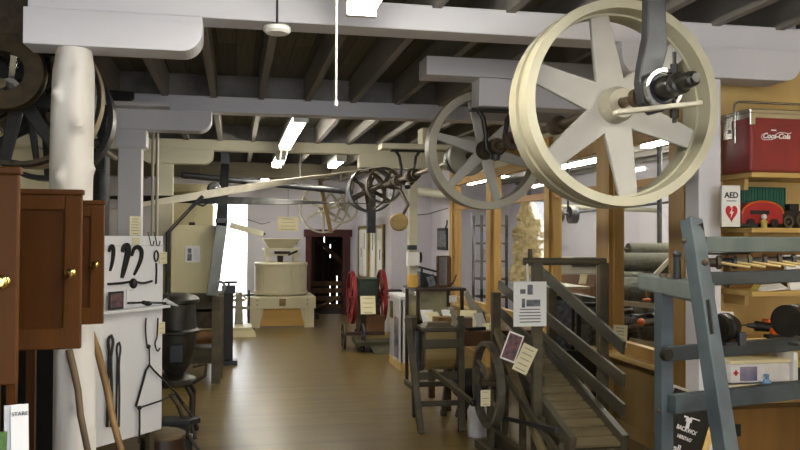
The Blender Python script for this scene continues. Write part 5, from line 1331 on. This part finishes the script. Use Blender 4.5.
# AED sign
o = thing('heart_sign', 'white box sign reading AED with a red heart, beside the white post', 'sign', (2.74, 3.95, 1.763))
ax0, ax1, ay, az0, az1 = 2.655, 2.757, 3.93, 1.764, 1.992
ax0 = at(722, 205, Y=ay).x; ax1 = at(740.5, 205, Y=ay).x
MB().box(ax0, ax1, ay, ay+.016, az0, az1).build('panel', 'fixture', o, .003)
MB().box(ax1-.03, ax1+.12, ay+.0165, ay+.03, az0+.003, az0+.02).build('bracket', 'dkiron', o)
mx_ = (ax0+ax1)/2; yy = ay-.0015
text('AED', (mx_, yy, az1-.055), .044, (1, 0, 0), (0, 0, 1), 'inkdk', o, bold=.0012)
MB().box(mx_-.03, mx_+.03, yy-.0005, yy, az1-.088, az1-.083).build('small_print', 'ink', o)
hp = []
for i in range(40):
    a = 2*PI*i/40
    hp.append((mx_+.0023*16*math.sin(a)**3, yy, az0+.078+.0032*(13*math.cos(a)-5*math.cos(2*a)-2*math.cos(3*a)-math.cos(4*a))))
MB().prism(hp, (0, -.001, 0)).build('heart', 'heart', o)
MB().prism([(mx_+.006, yy-.0015, az0+.105), (mx_-.013, yy-.0015, az0+.072), (mx_-.001, yy-.0015, az0+.075), (mx_-.006, yy-.0015, az0+.048), (mx_+.013, yy-.0015, az0+.085), (mx_+.001, yy-.0015, az0+.082)], (0, -.0008, 0)).build('lightning_bolt', 'text', o)
# toy-coloured things on that shelf
zs = 1.763
o = thing('ribbed_tin_box', 'green ribbed metal box at the back of the heart sign shelf', 'box', (3.0, 4.2, zs))
gx0, gx1 = at(742, 200, Y=4.18).x, at(786, 200, Y=4.18).x
mb = MB().box(gx0, gx1, 4.18, 4.28, zs, at(760, 187, Y=4.18).z).build('body', 'green', o, .004)
mb = MB()
zt_ = at(760, 187, Y=4.18).z
for i in range(16):
    x = gx0+.01+(gx1-gx0-.02)*i/15
    mb.box(x-.003, x+.003, 4.172, 4.180, zt_-.10, zt_-.004)
mb.build('ribs', 'green', o)
o = thing('red_toy_wagon', 'shiny red and orange arched toy wagon on the heart sign shelf', 'toy', (2.95, 4.06, zs))
a, b = at(742, 215, Y=4.04), at(783, 215, Y=4.04)
cxm = (a.x+b.x)/2; W_ = (b.x-a.x)/2
pts = [(cxm-W_, 4.04, zs+.02)]+[tuple(p) for p in arc((cxm, 4.04, zs+.08), 1, PI, 0, 16, (W_, 0, 0), (0, 0, .07))]+[(cxm+W_, 4.04, zs+.02)]
MB().prism(pts, (0, .10, 0)).build('body', 'red', o, .006)
MB().tube([V(p)+V((0, -.002, 0)) for p in pts[1:-1]], .006, 8).build('arch_trim', 'orange', o)
MB().box(cxm-W_*.6, cxm+W_*.3, 4.034, 4.041, zs+.075, zs+.098).build('window', 'black', o)
for x in (cxm-W_*.6, cxm+W_*.55): MB().cyl((x, 4.03, zs+.026), (x, 4.15, zs+.026), .025, None, 16).build('wheel', 'black', o)
o = thing('small_ornament', 'tiny pale green and white ornament before the red toy wagon', 'ornament', at(764, 226, Y=3.99))
c = at(764, 215, Y=3.995)
o.location = V((c.x, 3.995, zs)); ORG[o.name] = V((c.x, 3.995, zs))
MB().lathe([(0, 0), (.018, 0), (.016, .02), (.02, .035), (.008, .045), (0, .045)], (c.x, 3.995, zs), (0, 0, 1), 16).build('base', 'olive', o)
MB().ball((c.x, 3.995, zs+.06), .016).build('knob', 'paper', o)
o = thing('model_tractor', 'dark little wheeled model beside the red toy wagon', 'model', at(794, 222, Y=4.08))
c = at(792, 215, Y=4.05)
o.location = V((c.x, 4.08, zs)); ORG[o.name] = V((c.x, 4.08, zs))
MB().box(c.x-.05, c.x+.10, 4.06, 4.12, zs+.05, zs+.10).box(c.x-.0, c.x+.06, 4.065, 4.115, zs+.10, zs+.14).build('body', 'black', o, .004)
for x, r_ in ((c.x-.02, .035), (c.x+.075, .045)):
    MB().lathe([(r_*.6, -.04), (r_, -.04), (r_, .04), (r_*.6, .04)], (x, 4.09, zs+r_), (0, 1, 0), 24, closed=True).cyl((x, 4.055, zs+r_), (x, 4.125, zs+r_), r_*.3).build('wheel', 'oldwood', o)
# narrow shelf: orange plank, papers
zs = 1.406
o = thing('orange_plank', 'orange-brown wooden plank standing behind the bobbin rail', 'plank', (3.0, 4.25, zs))
a = at(730, 250, Y=4.24)
MB().box(a.x, 3.7, 4.24, 4.265, zs, 1.655).build('board', 'orange' if False else 'plydark', o, .003)
MB().ball((a.x+.19, 4.238, 1.56), .008, (1, .4, 1)).build('knot', 'black', o)
c = at(792, 259, Y=4.1)
o = thing('paper_stack', 'white papers stacked upright behind the bobbin rail', 'papers', (c.x+.05, 4.12, zs))
MB().obox((c.x+.06, 4.1, zs+.10), (.10, .0, 0), (0, .01, 0), (0, .03, .10)).build('sheets', 'paper', o)
c = at(773, 285, Y=4.02)
o = thing('open_booklet', 'pale open booklet lying on the narrow shelf under the bobbin rail', 'booklet', (c.x, 4.03, zs))
MB().obox((c.x-.01, 4.03, zs+.018), (.085, 0, .006), (0, .035, .012), (0, -.002, .004)).build('pages', 'paper', o)
MB().obox((c.x-.105, 4.03, zs+.018), (.012, 0, .014), (0, .03, .0), (0, 0, .003)).build('cover', 'olive', o)
# drill shelf
zs = 1.126
o = thing('tilted_photo', 'white-bordered photograph leaning behind the dark spool', 'photograph', at(737, 335, Y=4.1))
c = at(733, 324, Y=4.1)
o.location = V((c.x, 4.1, zs)); ORG[o.name] = V((c.x, 4.1, zs))
r_ = V((.94, .1, -.08)).normalized(); u_ = V((-.22, .25, 1)).normalized()
hc = V((c.x-.02, 4.1, zs+.085))
MB().obox(hc, r_*.05, V((0, .003, 0)), u_*.075).build('print', 'paper', o)
MB().obox(hc+V((.006, -.004, -.008)), r_*.032, V((0, .001, 0)), u_*.05).build('printed_picture', 'photo', o)
o = thing('cordless_drill', 'black and orange power drill lying on the shelf between the spools', 'drill', at(764, 338, Y=4.1))
c = at(762, 331, Y=4.08)
o.location = V((c.x, 4.1, zs)); ORG[o.name] = V((c.x, 4.1, zs))
MB().cyl((c.x-.04, 4.08, zs+.075), (c.x+.07, 4.06, zs+.065), .03, .027, 18).build('motor', 'black', o)
MB().cyl((c.x-.09, 4.09, zs+.078), (c.x-.04, 4.08, zs+.075), .010, .018, 14).cyl((c.x-.14, 4.10, zs+.08), (c.x-.09, 4.09, zs+.078), .004).build('chuck', 'dkiron', o)
MB().bar((c.x+.045, 4.06, zs+.066), (c.x+.03, 4.0, zs+.022), .036, .03).build('handle', 'orange', o, .006)
MB().box(c.x-.03, c.x+.07, 3.975, 4.03, zs+.001, zs+.035).build('battery', 'black', o, .006)
MB().box(c.x-.0, c.x+.08, 4.03, 4.085, zs+.095, zs+.115).build('top_shell', 'orange', o, .006)
c = at(748, 342, Y=4.0)
o = thing('wooden_block', 'flat yellow wood block at the shelf edge before the drill', 'wood block', (c.x, 4.0, zs))
MB().box(c.x-.05, c.x+.10, 3.972, 4.02, zs, zs+.02).build('block', 'shelf', o, .003)
# low shelf: books, first aid box, bottle
zs = .841
a, b = at(727, 392, Y=4.0), at(772, 392, Y=4.0)
o = thing('thick_book', 'thick pale-paged dark book lying flat under the first aid box', 'book', ((a.x+b.x)/2, 4.05, zs))
MB().box(a.x, b.x+.08, 3.985, 4.2, zs, zs+.006).box(a.x, b.x+.08, 3.985, 4.2, zs+.05, zs+.056).box(b.x+.07, b.x+.08, 3.985, 4.2, zs+.006, zs+.05).build('cover', 'navy', o)
MB().box(a.x+.005, b.x+.068, 3.992, 4.195, zs+.006, zs+.05).build('pages', 'cardm', o)
o = thing('first_aid_box', 'white first aid box with a red cross lying on the dark book', 'first aid box', ((a.x+b.x)/2, 4.05, zs+.057))
z0 = zs+.057
fx0, fx1 = a.x+.012, b.x+.10
MB().box(fx0, fx1, 3.98, 4.16, z0, z0+.105).build('case', 'plasticw', o, .006)
MB().box(fx0-.004, fx1+.004, 3.975, 4.165, z0+.106, z0+.125).build('lid', 'cardm', o, .004)
MB().box(fx0+.055, fx0+.16, 3.976, 3.9795, z0+.012, z0+.09).build('window', 'purple', o)
MB().box(fx0+.015, fx0+.043, 3.976, 3.9795, z0+.052, z0+.062).box(fx0+.024, fx0+.034, 3.976, 3.9795, z0+.042, z0+.072).build('red_cross', 'heart', o)
c = at(768, 385, Y=3.94)
o = thing('hand_gel_bottle', 'small blue pump bottle before the first aid box', 'bottle', (c.x, 3.93, zs))
MB().box(c.x-.06, c.x+.12, 3.90, 3.965, zs-.028, zs-.001).build('ledge', 'shelf', o) if False else None
MB().lathe([(0, 0), (.026, 0), (.028, .01), (.027, .06), (.018, .075), (.012, .08), (.012, .095), (0, .095)], (c.x, 3.95, zs+.001), (0, 0, 1), 20).build('bottle', 'bluel', o)
MB().box(c.x-.012, c.x+.010, 3.94, 3.962, zs+.096, zs+.108).build('pump', 'bluel', o, .003)
c = at(788, 375, Y=3.97)
o = thing('white_binder', 'white narrow binder standing upright at the end of the first aid box', 'binder', (c.x+.0, 4.0, zs))
MB().obox((fx1+.022, 4.06, zs+.11), (.014, 0, .0), (0, .10, 0), (0, 0, .11)).build('cover', 'paper', o, .002)
MB().obox((fx1+.022, 3.958, zs+.12), (.008, 0, .0), (0, .0012, 0), (0, 0, .06)).build('spine_label', 'plasticw', o)
o = thing('navy_binder', 'dark navy binder standing beside the white one', 'binder', (fx1+.07, 4.05, zs))
MB().box(fx1+.042, fx1+.12, 3.98, 4.2, zs, zs+.13).build('cover', 'navy', o, .004)
o = thing('yellow_book', 'yellow-spined book lying on top of the navy binder', 'book', (fx1+.08, 4.05, zs+.131))
MB().box(fx1+.042, fx1+.14, 3.99, 4.2, zs+.131, zs+.165).build('cover', 'olive', o, .003)

# ================================================================ BLUE MACHINE FRAME
o = thing('rope_machine', 'blue-grey timber A-frame machine before the alcove shelves', 'machine frame', (2.0, 2.9, 0))
RD = V((.970, .242, 0))
P0 = at(665, 300, d=3.30); P0.z = 0
SLZ = 1.525
MB().box(P0.x-.033, P0.x+.022, P0.y-.03, P0.y+.03, 0, SLZ-.045).build('upright', 'bluep', o, .004)
sA = at(645, 277, d=3.62); sA.z = SLZ-.02; sB = at(706, 290, d=2.86); sB.z = SLZ-.02
MB().bar(sA, sB, .07, .075).build('table_beam', 'blue', o, .01)
lt = at(691, 220, d=2.96); lb = at(727.5, 462, d=2.62)
lf = lt+(lb-lt)*(lt.z/(lt.z-lb.z))
dl = (lt-lf).normalized()
MB().bar(lf, lt, .058, .06, RD).build('leaning_leg', 'bluep', o, .004)
MB().bar(lf+RD*1.25, lt+RD*1.25, .072, .06, RD).build('leaning_leg', 'bluep', o, .004)
q0 = P0+RD*1.25
MB().box(q0.x-.033, q0.x+.033, q0.y-.035, q0.y+.035, 0, SLZ).build('upright', 'bluep', o, .004)
def rail(u, v, d, h, m_, nm, off=V((0, 0, 0)), th=.045, ln=1.3, dz=0):
    p = at(u, v, d=d)+off
    return p, MB().bar(p, p+RD*ln+V((0, 0, dz)), th, h).build(nm, m_, o, .005)
p1, _ = rail(702, 244.5, 2.99, .060, 'blue', 'top_rail')
p2, r2 = rail(703, 279, 3.0, .050, 'bluedk', 'bobbin_rail', dz=.01)
p3, r3 = rail(664, 354, 3.22, .058, 'bluedk', 'spool_rail', th=.04)
MB().cyl(p3-RD*.0+V((0, -.0, 0)), p3+V((.006, -.028, 0)), .024, None, 16).build('bolt', 'iron', o)
p4, _ = rail(672, 404, 3.24, .075, 'bluep', 'lower_rail', th=.045)
MB().ball(at(705, 262, d=2.80), .013, (1, .7, 1)).ball(at(684, 241, d=2.86), .010, (1, .7, 1)).ball(at(659, 411, d=3.24), .010).build('bolt_head', 'rust', o)
MB().bar(at(708, 300, d=2.745), at(712, 334, d=2.70), .014, .006, RD).build('slot', 'black', o)
# little fittings on the table beam
for i, (u, v) in enumerate(((664, 273), (671, 275))):
    c = at(u, v, d=3.28-.1*i); c.z = SLZ+.018
    MB().cyl(c, c+V((0, 0, .014)), .022, .018, 14).build('knob', 'rust', o)
c = at(677, 277, d=3.10); c.z = SLZ+.018
MB().cyl(c, c+V((0, 0, .09)), .016, .014, 12).ball(c+V((0, 0, .095)), .017).build('spindle', 'dkiron', o)
MB().tube([at(697, 226, d=2.93), at(702, 224, d=2.93), at(703, 232, d=2.93), at(701.5, 237, d=2.93)], .006, 8).build('hook', 'iron', o)
MB().tube([p1+V((.02, -.0, -.035)), p1+RD*.12+V((0, 0, -.036)), p1+RD*.25+V((0, 0, -.034))], .004, 6).build('cable', 'black', o)
# bobbins and rods on the bobbin rail
wd = RD.cross(V((0, 0, 1))).normalized()          # towards the camera
for i in range(11):
    s = .045+i*.082
    c = p2+RD*s+V((0, 0, .034+.01*s/1.3))
    b = thing('wooden_bobbin', 'small wooden bobbin with a rod in the row on the blue rail', 'bobbin', c, 'bobbins on the blue rail')
    ax = (RD*.75+wd*.6).normalized()
    MB().lathe([(0, -.034), (.026, -.034), (.026, -.022), (.016, -.018), (.018, .014), (.026, .018), (.026, .030), (0, .030)], c+V((0, 0, .027)), ax, 16).build('spool', ('rust', 'grease', 'oldwood', 'stove')[i % 4], b)
    MB().cyl(c+V((0, 0, .027))+ax*.025, c+ax*.135+V((0, 0, .010)), .006, .005, 8).build('rod', 'tub', b)
# dark spools on the spool rail
for lab, u, v, r_ in (('dark iron spool on the rail beside the leaning blue leg', 725, 327, .058), ('second dark iron spool farther along the rail, by the drill', 795, 320, .066)):
    c = at(u, v, d=3.28)
    b = thing('dark_spool', lab, 'spool', (c.x, c.y, p3.z+.03))
    ax = V((.85, .45, 0)).normalized()
    MB().lathe([(0, -.075), (r_, -.075), (r_, -.05), (r_*.82, -.045), (r_*.82, -.02), (r_, -.015), (r_, .012), (r_*.78, .018), (r_*.78, .05), (r_*.5, .06), (0, .06)], c, ax, 28).build('drum', 'grease', b)
    e = c+ax*.02-V((0, 0, r_))
    MB().bar(c+V((.035, -.055, -.015)), (c.x+.035, c.y-.055, p3.z+.034), .03, .03, (0, 1, 0)).bar((c.x-.05, c.y-.05, p3.z+.042), (c.x+.08, c.y-.02, p3.z+.042), .05, .012).build('foot', 'dkiron', b, .003)

# black event board leaning behind the frame, and pale boards
o = thing('event_board', 'black printed board with white lettering leaning behind the blue frame', 'sign board', at(690, 450, d=3.6).to_2d().to_3d())
tl, tr = at(672, 384, d=3.62), at(716, 399, d=3.72)
rt = (tr-tl); W_ = rt.length; rt.normalize()
nrm = V((rt.y, -rt.x, 0)).normalized()
if nrm.y > 0: nrm = -nrm
upv = nrm.cross(rt) if nrm.cross(rt).z > 0 else rt.cross(nrm)
upv.normalize()
Hh = tl.z-.02
cen = tl+rt*W_/2-upv*(Hh/upv.z*.49)
hh = Hh/upv.z*.49
MB().obox(cen, rt*W_/2, nrm*.006, upv*hh).build('panel', 'blackp', o)
MB().obox(cen+upv*(hh-.006)+nrm*.008, rt*W_/2, nrm*.002, upv*.006).obox(cen-rt*(W_/2-.005)+nrm*.008+upv*(hh*.75), rt*.005, nrm*.002, upv*(hh*.25)).build('border', 'fixture', o)
def onP(u, v):
    k = at(u, v, d=1.0)-CAM; q = cen+nrm*.0078
    return CAM+k*((q-CAM).dot(nrm)/k.dot(nrm))
text("BACKWOODS", onP(690, 431.5), .027, rt-upv*.12, upv, 'text', o, bold=.0008)
text('HERITAGE', onP(685, 438.5), .022, rt-upv*.12, upv, 'text', o, bold=.0006)
text('all', onP(677, 449), .05, rt-upv*.05, upv, 'text', o, bold=.001)
c = onP(689, 420)
MB().obox(c, rt*.018, nrm*.0008, upv*.010).obox(c-upv*.022, rt*.010, nrm*.0008, upv*.016).obox(c+rt*.035+upv*.012, rt*.028, nrm*.0008, upv*.003).obox(c-rt*.02+upv*.010, rt*.012, nrm*.0008, upv*.004).build('emblem', 'text', o)
o = thing('pale_board', 'pale board edge leaning at the foot of the blue leg', 'board', at(708, 450, d=2.95).to_2d().to_3d())
a, b = at(712, 428, d=2.98), at(705, 452, d=2.98)
MB().bar(a, a+(b-a)*(a.z/(a.z-b.z)), .012, .022, RD).build('board', 'shelf', o)
